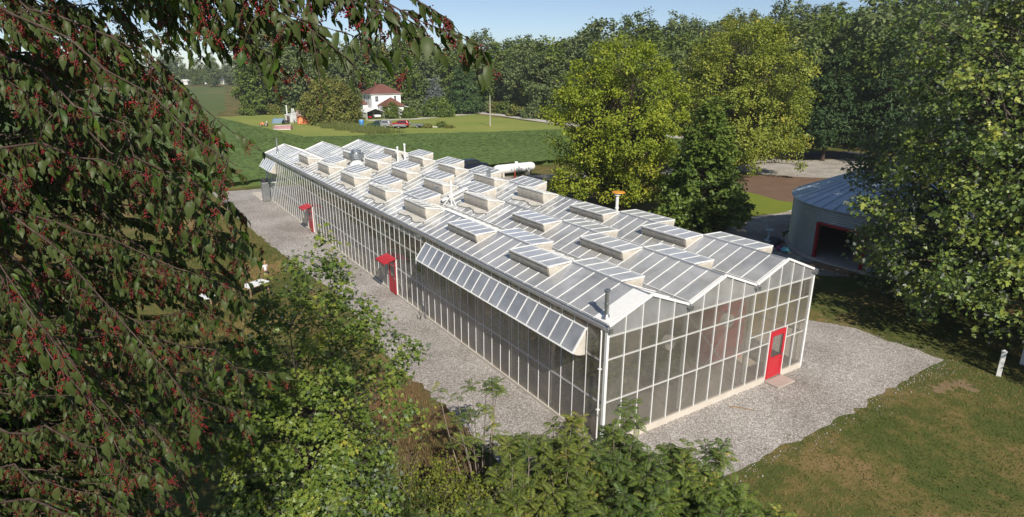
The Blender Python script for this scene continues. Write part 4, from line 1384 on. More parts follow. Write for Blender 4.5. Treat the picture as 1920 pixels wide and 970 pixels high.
def cherry_tree():
    rng = np.random.default_rng(404)
    base = loc(-10.2, 8.0, 0)
    root = empty('cherry_tree', base, 0, 'drooping black cherry tree heavy with red berries in the left foreground', 'tree')
    wd, lv_, be = Wood(), Leaves(), Leaves()
    st = Wood()
    trunk = bez(np.array([0, 0, -.2]), np.array([.3, -.3, 8.0]), np.array([.6, -.8, 17.2]), 16)
    wd.limb(trunk, np.linspace(.30, .06, 16), 9)

    def trunk_at(z):
        return np.array([np.interp(z, trunk[:, 2], trunk[:, k]) for k in range(3)])
    limbs = []

    def add_limb(tip, z0, rise, r0, sag, dens=1.0, start=.18):
        tip = np.asarray(tip) - base
        a = trunk_at(z0)
        mid = a * .4 + tip * .6 + np.array([0, 0, rise])
        pts = bez(a, mid, tip, 18)
        pts[1:-1] += rng.normal(0, .045, (16, 3))
        wd.limb(pts, r0 * np.linspace(1, .10, 18), 5)
        limbs.append((pts, dens, start, sag))
    # the mass of the crown: tips spread through a deep volume left of the picture's middle
    n = 0
    while n < 175:
        d = rng.uniform(4.6, 12.5)
        z = rng.uniform(5.6, 15.4)
        # the outline of the crown: farthest to the right at mid height
        el = (z - CAM[2]) / d
        edge = -.445 + .03 * math.sin(z * 1.9) - (.10 if el < -.62 else 0)
        s = d * rng.uniform(-1.02, edge)
        if rng.random() < .35: s = d * (edge - rng.random() * .12)
        add_limb(loc(s, d, z), np.clip(z + rng.uniform(-2.5, 1.2), 4, 16.6), rng.uniform(.5, 1.5), rng.uniform(.014, .032), rng.uniform(.5, 1))
        n += 1
    for _ in range(90):
        d = rng.uniform(7.0, 14.5)
        z = rng.uniform(3.0, 14.6)
        el = (z - CAM[2]) / d
        edge = -.47 + .03 * math.sin(z * 1.9) - (.08 if el < -.62 else 0)
        add_limb(loc(d * rng.uniform(-.98, edge), d, z), np.clip(z + rng.uniform(-2.5, 1.2), 4, 16.6), rng.uniform(.5, 1.5), .02, rng.uniform(.5, 1), .8)
    # boughs that hang into the sky at the top of the picture
    for u, v, D, rise in ((470, 20, 4.6, .5), (520, 118, 4.4, .9), (560, 60, 4.2, .8), (636, 60, 3.9, .8), (645, 105, 3.8, 1.1), (590, 20, 4.4, .6), (700, 12, 4.1, .7), (735, 38, 3.9, .85), (775, 30, 4.1, .7), (790, 52, 3.9, .95), (845, 38, 4.2, .7), (918, 92, 4.1, .9), (480, 85, 5.2, .9), (410, 60, 5.4, .9), (436, 290, 5.6, 1.2), (440, 25, 5.0, .6)):
        add_limb(pd(u, v, D), 15.9 + rng.uniform(-.4, .7), rise, .026, .6, 1.0 if u < 600 else .8, .50)
    # slim ends that reach out of the crown's edge
    for u, v, D in ((445, 312, 4.6), (438, 250, 5.2), (470, 505, 6.0), (452, 470, 6.5), (430, 420, 5.4), (470, 560, 8.0), (455, 640, 7.4), (372, 780, 5.2), (360, 930, 5.4), (300, 900, 5.0), (240, 880, 4.8), (150, 700, 4.5)):
        add_limb(pd(u, v, D), 14.0, 1.6, .028, .8, 1.0, .35)
    P, T, Nn, S, TI = [], [], [], [], []
    BP, BT = [], []
    for pts, dens, start, sag in limbs:
        seg = np.linalg.norm(np.diff(pts, axis=0), axis=1)
        cum = np.concatenate([[0], np.cumsum(seg)])
        L_ = cum[-1]
        k = int(L_ * (1 - start) * 10.0 * dens)
        ltint = rng.normal(.42, .16)
        for j in range(k):
            q = start + (1 - start) * ((j + rng.random()) / k)
            s_ = q * L_
            a = np.array([np.interp(s_, cum, pts[:, c]) for c in range(3)])
            aw = a + base
            dd = (aw - CAM) @ AF
            if dd < 1.9: continue
            uu = 960 + FOC * ((aw - CAM) @ AR) / dd
            vv_ = 485 - FOC * ((aw - CAM) @ AU) / dd
            if uu < -260 or vv_ > 1250: continue
            dirl = unit(np.array([np.interp(min(L_, s_ + .1), cum, pts[:, c]) for c in range(3)]) - a + 1e-6)
            side = rng.normal(0, 1, 3); side[2] *= .4
            tl = rng.uniform(.22, .62) * (1 - .35 * q)
            e = a + unit(dirl * .8 + side * .7) * tl * .75 + np.array([0, 0, -tl * sag * .75])
            tw = bez(a, a * .5 + e * .5 + np.array([0, 0, tl * .18]), e, 6)
            wd.limb(tw, np.linspace(.0055, .002, 6), 3)
            m = int(tl / .038)
            f = (np.arange(m) + .6) / m
            x = np.stack([np.interp(f, np.linspace(0, 1, 6), tw[:, c]) for c in range(3)], 1)
            td = unit(e - a)
            sd = unit(np.cross(td, [0, 0, 1.0]))
            sg = np.where(np.arange(m) % 2 == 0, 1.0, -1.0)[:, None]
            t_ = td * .55 + sg * sd * .65 + np.array([0, 0, -.75]) + rng.normal(0, .28, (m, 3))
            n_l = np.array([0, 0, .9]) + sg * sd * .4 - F2 * .25 + rng.normal(0, .45, (m, 3))
            P.append(x); T.append(t_); Nn.append(n_l)
            S.append(.087 * rng.lognormal(0, .26, m) * (1.0 if dd < 7.5 else 1.25)); TI.append(np.clip(ltint + rng.normal(0, .12, m), 0, 1))
            # a raceme of berries
            if rng.random() < .92 * dens:
                for _ in range(int(rng.integers(1, 4))):
                    o = x[int(rng.integers(m))]
                    rl = rng.uniform(.07, .13)
                    de = unit(np.array([0, 0, -1.0]) + rng.normal(0, .35, 3))
                    st.limb(np.stack([o, o + de * rl * .5 + rng.normal(0, .004, 3), o + de * rl]), [.0016, .0014, .001], 3)
                    nb = int(rng.integers(11, 25))
                    ff = rng.random(nb)[:, None]
                    BP.append(o + de * rl * (.15 + .85 * ff) + rng.normal(0, .013, (nb, 3)))
                    BT.append(np.full(nb, np.clip(rng.normal(.78, .30), 0, 1)))
    P, T, Nn, S, TI = map(np.concatenate, (P, T, Nn, S, TI))
    lv_.add(LEAFL, P, T, Nn, S, rng.normal(.45, .06, len(P)), TI)
    BP, BT = np.concatenate(BP), np.concatenate(BT)
    be.add(OCT, BP, unit(rng.normal(size=(len(BP), 3))), rng.normal(size=(len(BP), 3)), np.full(len(BP), .0138), 1.0, BT)
    link(bpy.data.objects.new('trunk', wd.mesh('trunk', M_cbark)), root)
    lv_.obj('crown', M_cherry, root)
    b = be.obj('berries', M_berry, root)
    link(bpy.data.objects.new('berry_stalks', st.mesh('berry_stalks', M_stalk)), root)
    print('cherry leaves', len(P), 'berries', len(BP))


cherry_tree()


def leafy_sapling(name, base, H, Rr, base_z, seed, m, clumps, per, label, leaf=.105, cat='tree', lean=(0, 0), gap=.25, prof='oval', trunk=.09, bark=None, tmpl=LEAFM, **kw):
    tree(name, tree_meshes(seed, H, Rr, base_z, prof, clumps, per, leaf, .30, m, bark or M_bark, trunk, tmpl, .8, .0, .25, .9, .35, .55, 2, lean=lean, width=.95, rise=.9, twig_r=.007, gapy=gap, **kw), base, 0, 1, label, cat=cat)


b0 = pd(590, 900, 12.2); b0[2] = 0
leafy_sapling('maple_sapling', b0, 9.7, 1.85, 2.6, 501, M_sap, 500, 50, 'young green maple with a slim trunk in front of the gravel strip', lean=(.3, .1), leaf=.076, gap=.38)
b1 = pd(455, 800, 11.0); b1[2] = 0
leafy_sapling('leafy_shrub', b1, 5.7, 2.0, .3, 502, M_brush, 270, 46, 'dark green leafy shrub between the cherry tree and the young maple', leaf=.09, cat='shrub', gap=.25, prof='round')
b2 = pd(180, 900, 9.5); b2[2] = 0
leafy_sapling('leafy_shrub', b2, 5.9, 2.6, .3, 503, M_brush, 300, 34, 'dark undergrowth shrub beneath the berry-laden cherry tree', leaf=.09, cat='shrub', gap=.25, prof='round')
b3 = pd(690, 930, 12.4); b3[2] = 0
leafy_sapling('leafy_shrub', b3, 4.3, 1.5, .2, 504, M_brush2, 180, 56, 'light green shrub at the foot of the young maple', leaf=.07, cat='shrub', gap=.35, prof='round')


def sumac(base, H, stems, spread, seed, m, label, leaves=13, llen=.42, bare=0, group='sumac shrubs in front of the greenhouse', name='sumac_shrub', pairs=11):
    rng = np.random.default_rng(seed)
    root = empty(name, (base[0], base[1], 0), 0, label, 'shrub', group)
    wd, lf = Wood(), Leaves()
    for s in range(stems):
        a0 = rng.uniform(0, 6.28)
        sp = spread * math.sqrt(rng.random())
        tip = np.array([math.cos(a0) * sp, math.sin(a0) * sp, H * rng.uniform(.68, 1.0)])
        foot = tip * np.array([.35, .35, 0]) + np.array([0, 0, -.1])
        pts = bez(foot, foot * .6 + tip * .4 + np.array([0, 0, .3 * H]) * .3 + rng.normal(0, .12, 3), tip, 9)
        wd.limb(pts, np.linspace(.022, .008, 9) * (.8 + .1 * H), 5)
        ends = [(tip, unit(tip - pts[-3]))]
        for b in range(int(rng.integers(2, 5))):
            i = int(rng.integers(3, 8))
            e = pts[i] + unit(rng.normal(0, 1, 3) * [1, 1, .3] + [0, 0, .9]) * rng.uniform(.4, .9)
            wd.limb(bez(pts[i], pts[i] * .5 + e * .5 + np.array([rng.normal(0, .06), rng.normal(0, .06), -.05]), e, 5), np.linspace(.010, .005, 5), 4)
            ends.append((e, unit(e - pts[i])))
        tn = np.clip(rng.normal(.42, .18), 0, 1)
        for e, dr in ends:
            if rng.random() < bare: continue
            nl = int(leaves * rng.uniform(.6, 1.1))
            top = rng.random() < .12
            for j in range(nl):
                az = j * 2.4 + rng.uniform(0, .6)
                elev = rng.uniform(.05, .95) if j > nl * .4 else rng.uniform(-.2, .5)
                out = np.array([math.cos(az), math.sin(az), elev])
                o = e - dr * .30 * (1 - j / nl)
                L_ = llen * rng.uniform(.65, 1.15)
                m_ = pairs
                f = (np.arange(m_) + 1.2) / (m_ + .6)
                mid = o + unit(out) * L_ * .55 + np.array([0, 0, .10 * L_])
                en = o + unit(out) * L_ * .95 + np.array([0, 0, -.30 * L_])
                ra = bez(o, mid, en, m_ + 2)
                wd.limb(ra[::3] if m_ > 6 else ra, np.full(len(ra[::3] if m_ > 6 else ra), .0035), 3)
                x = np.stack([np.interp(f, np.linspace(0, 1, m_ + 2), ra[:, c]) for c in range(3)], 1)
                td = unit(np.stack([np.interp(np.clip(f + .05, 0, 1), np.linspace(0, 1, m_ + 2), ra[:, c]) for c in range(3)], 1) - x)
                sd = unit(np.cross(td, [0, 0, 1.0]))
                up = np.cross(sd, td)
                sz = L_ * .26 * np.sin(np.pi * (.18 + .72 * f)) + .01
                ti = np.clip(tn + rng.normal(0, .08, m_) + (.5 if top and j > nl * .5 else 0), 0, 1)
                for sg in (1, -1):
                    lf.add(LEAF2, x, sd * sg + td * .45 + np.array([0, 0, -.22]) + rng.normal(0, .06, (m_, 3)), up + sd * sg * .15 + rng.normal(0, .1, (m_, 3)), sz, .30, ti)
    link(bpy.data.objects.new('stems', wd.mesh('stems', M_barkl)), root)
    if lf.n: lf.obj('foliage', m, root)
    return root


# dense dark green stand at the right, looser yellowish one in the middle
sm = [
    (1150, 850, 15.9, 2.9, 9, .75, M_sumac, 'dark sumac bush hiding the foot of the near greenhouse corner', .0),
    (1255, 880, 15.2, 2.6, 9, .8, M_sumac, 'dark sumac bush in front of the gable end, right of the corner post', .0),
    (1335, 880, 15.4, 2.55, 9, .8, M_sumac, 'tall dark sumac bush at the right end of the stand by the gravel', .0),
    (1190, 955, 13.9, 2.3, 9, .85, M_sumac, 'dark sumac bush at the bottom edge below the corner post', .0),
    (1310, 960, 13.9, 2.2, 9, .85, M_sumac, 'dark sumac bush at the bottom edge below the gable end', .0),
    (1420, 950, 14.5, 1.9, 8, .75, M_sumac, 'lower sumac bush where gravel, grass and stand meet', .0),
    (1500, 975, 14.3, 1.35, 7, .7, M_sumac, 'rightmost and lowest sumac bush, on the lawn edge', .0),
    (1060, 860, 15.6, 2.9, 8, .8, M_sumacy, 'yellowish sumac bush beside the dark stand', .1),
    (985, 880, 15.2, 2.7, 7, .85, M_sumacy, 'open yellow-green sumac bush with bare stems showing', .2),
    (905, 800, 17.0, 3.9, 6, .9, M_sumac, 'tallest open sumac, rising in front of the gravel strip', .15),
    (1085, 960, 13.6, 2.2, 8, .8, M_sumacy, 'yellow-green sumac bush at the bottom edge beside the dark stand', .1),
    (960, 965, 13.4, 2.0, 7, .85, M_sumacy, 'thin yellow-green sumac at the bottom edge left of the stand', .2),
    (860, 970, 13.2, 1.9, 8, .8, M_sumac, 'dark ferny sumac at the bottom edge near the young maple', .0),
]
for i, (u, v, D, H_, st_, spd, mm, lb, br) in enumerate(sm):
    p_ = pd(u, v, D)
    if H_ > 3.5: sumac(p_, H_ * 1.06, 11, 1.5, 600 + i, mm, lb, leaves=8, llen=.36, bare=.25)
    else: sumac(p_, H_ * 1.22, int(st_ * 2.1), spd * 1.25, 600 + i, mm, lb, llen=.46, bare=br)


def twiggy(base, H, seed, m, label, n=16, spread=1.1, leafy=.5):
    """thin half-bare bush: many forked pale stems, a few leaves low down"""
    rng = np.random.default_rng(seed)
    root = empty('twiggy_bush', (base[0], base[1], 0), 0, label, 'shrub', 'half-bare bushes between the young maple and the sumac')
    wd, lf = Wood(), Leaves()
    P = []

    def grow(a, d, L_, r, dep):
        e = a + d * L_
        pts = bez(a, a * .5 + e * .5 + rng.normal(0, .07 * L_, 3), e, 5)
        wd.limb(pts, np.linspace(r, r * .55, 5), 4)
        P.append(pts)
        if dep > 0:
            for _ in range(int(rng.integers(2, 4))):
                grow(pts[int(rng.integers(2, 5))], unit(d + rng.normal(0, .48, 3) + [0, 0, .12]), L_ * rng.uniform(.5, .85), r * .6, dep - 1)
    for _ in range(n):
        a = rng.uniform(0, 6.28)
        grow(np.array([math.cos(a), math.sin(a), 0]) * spread * .4 * rng.random(), unit(np.array([math.cos(a) * .45, math.sin(a) * .45, 1.0]) + rng.normal(0, .15, 3)), H * rng.uniform(.35, .5), .014, 3)
    Q = np.concatenate(P)
    k = rng.random(len(Q)) < leafy * np.clip(1.5 - Q[:, 2] / H * 1.5, .08, 1)
    Q = np.repeat(Q[k], 10, 0)
    Q = Q + rng.normal(0, .11, Q.shape)
    lf.add(LEAF2, Q, rng.normal(0, .6, Q.shape) + [0, 0, -.4], rng.normal(0, .5, Q.shape) + [0, 0, .8], rng.normal(.075, .018, len(Q)), .85, rng.normal(.5, .2, len(Q)))
    link(bpy.data.objects.new('stems', wd.mesh('stems', M_barkl)), root)
    lf.obj('foliage', m, root)


for i, (u, v, D, H_, n_s, lfy, lb) in enumerate([(800, 880, 14.6, 3.0, 15, .45, 'half-bare bush with pale stems in front of the dry weed patch'), (745, 960, 13.2, 2.6, 14, .8, 'vine-covered yellow-green bush at the bottom edge beside the young maple'),
                                               (880, 900, 14.4, 2.5, 12, .7, 'low yellow-green bush between the bare stems and the sumac'), (770, 800, 16.2, 2.6, 13, .12, 'almost leafless brownish bush on the dry weed patch'),
    (690, 900, 13.6, 2.9, 15, .9, 'bushy yellow-green tangle right under the young maple'), (820, 950, 13.4, 2.4, 15, .9, 'dense yellow-green tangle at the bottom edge left of the ferny sumac'),
    (930, 930, 14.0, 2.4, 14, .8, 'yellow-green tangle among the bare sumac stems'), (1010, 930, 14.0, 2.3, 14, .9, 'yellow-green tangle at the left flank of the dark sumac stand')]):
    twiggy(pd(u, v, D), H_, 700 + i, M_vine, lb, n_s, 1.2, lfy)

# ================================================================== the farmhouse and its yard
M_siding = paint('white_siding', (0.80, 0.80, 0.79), 0.6, 0, .3, .05)
M_roofr = soil_mat('red_brown_shingles', [(0.3, (0.135, 0.058, 0.046)), (0.7, (0.19, 0.085, 0.068))], 0.6, 6, 0.02)
M_pane = paint('dark_window', (0.10, 0.11, 0.13), 0.12, 0, .6, .1)
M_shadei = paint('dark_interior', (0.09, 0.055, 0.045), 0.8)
M_rust = None


def rust_mat():
    m, nt, out = mat('rusty_orange_sheet')
    tc = N(nt, 'ShaderNodeTexCoord')
    mp = N(nt, 'ShaderNodeMapping'); mp.inputs['Scale'].default_value = (2.2, 2.2, .35)
    nt.links.new(tc.outputs['Object'], mp.inputs[0])
    n = N(nt, 'ShaderNodeTexNoise', i_Scale=1.6, i_Detail=6.0, i_Roughness=.7)
    nt.links.new(mp.outputs[0], n.inputs['Vector'])
    c = ramp(nt, n.outputs['Fac'], [(.34, (.20, .055, .02)), (.47, (.50, .15, .045)), (.58, (.60, .26, .12)), (.68, (.78, .66, .56))])
    principled(nt, out, c, .75, 0, .2)
    return m


M_rust = rust_mat()
M_green = paint('dark_green_car_paint', (0.020, 0.060, 0.045), 0.25, 0.2, .5, .05)
M_silver = paint('silver_car_paint', (0.48, 0.49, 0.50), 0.3, 0.5, .5, .1)
M_redcar = paint('red_car_paint', (0.42, 0.014, 0.018), 0.25, 0.1, .5, .05)
M_whitec = paint('white_car_paint', (0.78, 0.78, 0.76), 0.3, 0, .5, .05)
M_navy = paint('navy_car_paint', (0.014, 0.022, 0.045), 0.22, 0.2, .6, .05)
M_tyre = paint('tyre_rubber', (0.02, 0.02, 0.02), 0.85, 0, .2)
M_rim = paint('wheel_rim', (0.6, 0.6, 0.6), 0.35, .7)
M_carglass = paint('car_glass', (0.02, 0.025, 0.03), 0.08, 0, .7, .05)
M_bluepl = paint('blue_plastic', (0.045, 0.24, 0.58), 0.4, 0, .5, .1)
M_light = paint('lamp_lens', (0.75, 0.72, 0.65), 0.2)


def hip_roof(mb, x0, x1, y0, y1, z, h, ridge='x', ov=.35):
    x0 -= ov; x1 += ov; y0 -= ov; y1 += ov
    if ridge == 'x':
        r = min((y1 - y0) / 2, (x1 - x0) / 2 - .05)
        a, b = ((x0 + r), (y0 + y1) / 2), ((x1 - r), (y0 + y1) / 2)
    else:
        r = min((x1 - x0) / 2, (y1 - y0) / 2 - .05)
        a, b = ((x0 + x1) / 2, y0 + r), ((x0 + x1) / 2, y1 - r)
    v = [(x0, y0, z), (x1, y0, z), (x1, y1, z), (x0, y1, z), (a[0], a[1], z + h), (b[0], b[1], z + h), (x0, y0, z - .05), (x1, y0, z - .05), (x1, y1, z - .05), (x0, y1, z - .05)]
    f = [(0, 1, 5, 4), (2, 3, 4, 5), (1, 2, 5), (3, 0, 4)] if ridge == 'x' else [(1, 2, 5, 4), (3, 0, 4, 5), (0, 1, 4), (2, 3, 5)]
    f += [(0, 6, 7, 1), (1, 7, 8, 2), (2, 8, 9, 3), (3, 9, 6, 0), (6, 9, 8, 7)]
    return mb.add(v, f)


def window(parent, x0, x1, z0, z1, y, axis='y', s=-1):
    """dark pane in a raised white frame on a wall facing -y or -x"""
    def B(mb, a0, a1, c0, c1, d0, d1):
        lo, hi = sorted((y + s * d0, y + s * d1))
        if axis == 'y': mb.box(a0, a1, lo, hi, c0, c1)
        else: mb.box(lo, hi, a0, a1, c0, c1)
    mb = MB()
    t = .10
    B(mb, x0 - t, x0, z0 - t, z1 + t, -.01, .06); B(mb, x1, x1 + t, z0 - t, z1 + t, -.01, .06)
    B(mb, x0, x1, z1, z1 + t, -.01, .06); B(mb, x0, x1, z0 - t, z0, -.01, .06)
    B(mb, x0, x1, (z0 + z1) / 2 - .03, (z0 + z1) / 2 + .03, .02, .05)
    w = mb.build('window', M_siding, parent)
    mb = MB(); B(mb, x0, x1, z0, z1, -.01, .018)
    mb.build('pane', M_pane, w)


hx, hy = 48.5, 150.5
house = empty('farmhouse', (hx, hy, 0), 0, 'white two-storey farmhouse with red-brown hip roofs', 'house')
MB().box(0, 8.4, 0, 7.0, 0, 6.3).build('wall', M_siding, house)
MB().box(1.9, 7.2, -4.6, -.003, 0, 3.2).build('wing_wall', M_siding, house)
MB().box(-1.3, -.003, 3.4, 6.6, 0, 3.4).build('bay_wall', M_siding, house)
r_ = hip_roof(MB(), 0, 8.4, 0, 7, 6.31, 2.35, 'x', .5).build('roof', M_roofr, house)
MB().box(3.1, 3.6, 5.2, 5.7, 7.4, 9.2).build('chimney', M_roofr, r_)
hip_roof(MB(), 1.9, 7.2, -4.6, -.06, 3.21, 2.2, 'y', .45).build('wing_roof', M_roofr, house)
hip_roof(MB(), -1.3, -.4, 3.4, 6.6, 3.41, 1.1, 'y', .3).build('bay_roof', M_roofr, house)
MB().box(-.42, 8.82, -.42, 7.42, 6.14, 6.255).build('eave_board', M_siding, house)
window(house, 1.0, 1.9, 4.2, 5.6, 0)
window(house, 6.4, 7.1, 4.4, 5.6, 0)
window(house, 1.6, 2.3, 4.0, 5.7, 0, 'x')
window(house, 4.9, 5.6, 4.0, 5.7, 0, 'x')
window(house, 5.9, 6.6, 1.2, 2.4, -4.6)
window(house, 4.2, 5.0, 1.2, 2.4, -1.3, 'x')
mb = MB(); mb.add([(7.25, -3.4, 3.25), (10.2, -3.4, 2.55), (10.2, 3.5, 2.55), (8.45, 3.5, 3.25), (7.25, -3.4, 3.13), (10.2, -3.4, 2.43), (10.2, 3.5, 2.43), (8.45, 3.5, 3.13)],
                  [(0, 1, 2, 3), (7, 6, 5, 4), (0, 4, 5, 1), (1, 5, 6, 2), (2, 6, 7, 3), (3, 7, 4, 0)])
mb.build('porch_roof', M_siding, house)
for y in (-3.2, 0, 3.3):
    MB().box(9.9, 10.1, y - .1, y + .1, 0, 2.43).build('porch_post', M_siding, house)
MB().box(7.25, 10.15, -3.35, 3.45, 0, .25).build('porch_floor', M_conc, house)
mb = MB().tube([(4.2, 3.5, 8.6), (4.2, 3.5, 12.0)], .04, 6)
for i in range(6): mb.bar((3.0 + i * .4, 3.5 - .9 + .1 * i, 11.9), (3.0 + i * .4, 3.5 + .9 - .1 * i, 11.9), .03)
mb.bar((2.8, 3.5, 11.9), (5.4, 3.5, 11.9), .04)
mb.build('antenna', M_alu, house)

cpx = gz(688.4, 224.4)
carport = empty('carport', (cpx[0], cpx[1], 0), 0, 'white metal carport with an open dark end beside the farmhouse', 'carport')
w_, l_, e_, h_ = 4.9, 6.0, 1.95, 2.75
MB().box(0, .06, 0, l_, 0, e_ - .1).build('side_sheet', M_siding, carport)
MB().box(w_ - .06, w_, 0, l_, 0, e_ - .1).build('side_sheet', M_siding, carport)
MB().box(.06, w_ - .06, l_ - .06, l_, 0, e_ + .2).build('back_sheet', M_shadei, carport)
MB().prism([(-.12, e_ - .25), (0.1, e_), (w_ / 2, h_), (w_ - .1, e_), (w_ + .12, e_ - .25), (w_ + .08, e_ - .27), (w_ - .13, e_ - .06), (w_ / 2, h_ - .07), (.13, e_ - .06), (-.08, e_ - .27)], -.1, l_ + .1).build('roof', M_siding, carport)
for x in (.1, w_ - .16):
    for y in (.02, l_ / 2): MB().box(x, x + .06, y, y + .06, 0, e_ - .08).build('post', M_galv, carport)


def wheel(parent, x, y, r=.36, w=.24):
    s = 1 if y > 0 else -1
    t = MB().tube([(x, y - w / 2, r), (x, y + w / 2, r)], r, 16).build('wheel', M_tyre, parent, True)
    MB().tube([(x, y + s * (w / 2 - .02), r), (x, y + s * (w / 2 + .012), r)], r * .58, 12).build('rim', M_rim, t)
    return t


def body_from(parent, name, prof, half, m, inset=0.0, bev=.05):
    """side profile (x,z) extruded across the car, upper corners drawn in"""
    zs = [p_[1] for p_ in prof]
    z0, z1 = min(zs), max(zs)
    n = len(prof)
    v = []
    for s in (-1, 1):
        for x, z in prof:
            t = (z - z0) / (z1 - z0)
            v.append((x, s * (half - inset * t), z))
    f = [tuple(range(n)), tuple(range(2 * n - 1, n - 1, -1))] + [(i, n + i, n + (i + 1) % n, (i + 1) % n) for i in range(n)]
    return MB().add(v, f).build(name, m, parent, bevel=bev)


def pickup(loc_, rz, label):
    r = empty('pickup_truck', loc_, rz, label, 'pickup')
    body_from(r, 'body', [(2.65, .45), (2.70, .85), (2.55, 1.02), (1.35, 1.12), (-.45, 1.12), (-.45, .45)], .95, M_green, .05)
    bed = body_from(r, 'bed', [(-.50, .50), (-.50, 1.14), (-2.65, 1.14), (-2.70, .55)], .95, M_silver, .03)
    body_from(r, 'cab', [(1.35, 1.125), (.75, 1.70), (-.30, 1.74), (-.45, 1.125)], .86, M_green, .14)
    body_from(r, 'bed_cap', [(-.52, 1.145), (-.60, 1.72), (-2.45, 1.72), (-2.62, 1.145)], .90, M_silver, .10)
    MB().add([(1.30, -.72, 1.17), (1.30, .72, 1.17), (.82, .66, 1.64), (.82, -.66, 1.64)], [(0, 1, 2, 3)]).build('windscreen', M_carglass, r)
    for s in (-1, 1):
        y = s * .875
        MB().add([(1.05, y, 1.18), (.70, y * .93, 1.62), (-.25, y * .93, 1.64), (-.33, y, 1.18)], [(0, 1, 2, 3)]).build('side_window', M_carglass, r)
        MB().box(-2.2, -.8, min(y * 1.0, y * .985), max(y * 1.0, y * .985), 1.28, 1.6).build('cap_window', M_carglass, r)
        MB().box(2.62, 2.72, s * .75 - .14, s * .75 + .14, .72, .88).build('headlight', M_light, r)
    MB().box(2.68, 2.80, -.92, .92, .42, .60).build('bumper', M_galv, r, bevel=.02)
    for x in (1.75, -1.65):
        for y in (-.84, .84): wheel(r, x, y)
    return r


def suv(loc_, rz, label, m=M_redcar, name='sport_utility_car', cat='car', spare=True):
    r = empty(name, loc_, rz, label, cat)
    body_from(r, 'body', [(2.0, .42), (2.06, .80), (1.95, .98), (.95, 1.06), (-1.95, 1.06), (-2.02, .48)], .88, m, .05)
    body_from(r, 'cabin', [(.98, 1.065), (.42, 1.58), (-1.60, 1.62), (-1.93, 1.065)], .80, m, .13)
    MB().add([(.93, -.66, 1.12), (.93, .66, 1.12), (.50, .60, 1.53), (.50, -.60, 1.53)], [(0, 1, 2, 3)]).build('windscreen', M_carglass, r)
    MB().add([(-1.925, .66, 1.12), (-1.925, -.66, 1.12), (-1.69, -.60, 1.53), (-1.69, .60, 1.53)], [(0, 1, 2, 3)]).build('rear_window', M_carglass, r)
    for s in (-1, 1):
        y = s * .805
        MB().add([(.78, y, 1.11), (.38, y * .92, 1.52), (-1.5, y * .92, 1.54), (-1.72, y, 1.11)], [(0, 1, 2, 3)]).build('side_window', M_carglass, r)
        MB().box(1.98, 2.07, s * .66 - .12, s * .66 + .12, .68, .84).build('headlight', M_light, r)
        MB().box(-2.06, -1.98, s * .74 - .08, s * .74 + .08, .70, 1.0).build('tail_light', M_redrub, r)
    if spare:
        MB().tube([(-2.05, 0, .98), (-2.24, 0, .98)], .33, 16).build('spare_wheel', M_rim, r, True)
    for x in (1.3, -1.3):
        for y in (-.78, .78): wheel(r, x, y, .34, .22)
    return r


def trailer(loc_, rz, label, m, mast=False, group='small trailers on the lawn'):
    r = empty('trailer', loc_, rz, label, 'trailer', group)
    mb = MB()
    mb.box(-1.5, 1.3, -.75, .75, .52, .60)
    mb.build('deck', M_wood, r)
    mb = MB()
    mb.box(-1.5, 1.3, -.79, -.75, .52, .86); mb.box(-1.5, 1.3, .75, .79, .52, .86); mb.box(-1.54, -1.5, -.79, .79, .52, .86); mb.box(1.3, 1.34, -.79, .79, .52, .86)
    mb.build('side_rail', m, r)
    MB().bar((1.34, 0, .56), (2.4, 0, .5), .07).build('drawbar', M_galv, r)
    if mast: MB().tube([(-1.4, .6, .8), (-1.4, .6, 2.1)], .03, 6).build('mast', M_galv, r)
    for y in (-.86, .86): wheel(r, -.15, y, .32, .18)
    return r


def between(u0, v0, u1, v1):
    a, b = gz(u0, v0), gz(u1, v1)
    return (a + b) / 2, math.atan2(a[1] - b[1], a[0] - b[0])


pc, pa = between(702.3, 239.7, 711.5, 241.2)
pa = R(137)
pickup((pc[0] + .6, pc[1] - .3, 0), pa, 'dark green pickup with a silver cap parked on the lawn before the house')
trailer((pc[0] + 4.0, pc[1] - 3.3, 0), pa, 'low grey flat trailer hitched behind the green pickup', M_silver)
sc_, sa_ = between(746, 238.5, 757, 240)
suv((sc_[0], sc_[1], 0), R(140), 'red off-road car with a spare wheel on its back, on the lawn')
trailer((sc_[0] + 3.0, sc_[1] - 2.6, 0), R(140), 'dark small trailer with an upright mast behind the red car', M_galv, True)
suv((cpx[0] + 3.4, cpx[1] + 3.0, 0), R(-90), 'white car parked inside the open carport', M_whitec, 'parked_car', 'car', False)
p_ = gz(886, 321)
suv((p_[0], p_[1], 0), R(8), 'dark navy car behind the greenhouse roof, left of the gas tank', M_navy, 'parked_car', 'car', False)
# things stored in the carport
q = empty('ride_on_mower', (cpx[0] + 1.2, cpx[1] + 1.6, 0), R(-80), 'small red ride-on mower at the front of the carport', 'mower')
body_from(q, 'body', [(.8, .3), (.82, .68), (.1, .74), (-.1, .42), (-.75, .5), (-.8, .3)], .38, M_redcar, .04)
MB().box(-.6, -.2, -.25, .25, .52, .62).box(-.66, -.58, -.25, .25, .62, .98).build('seat', M_black, q, bevel=.03)
MB().tube([(.05, 0, .74), (-.08, 0, .98)], .02, 6).lathe([(.16, .97), (.17, 1.0), (.13, 1.0)], (-.08, 0), 12).build('steering_wheel', M_black, q)
for x, r_w in ((.55, .2), (-.45, .28)):
    for y in (-.42, .42): wheel(q, x, y, r_w, .2)

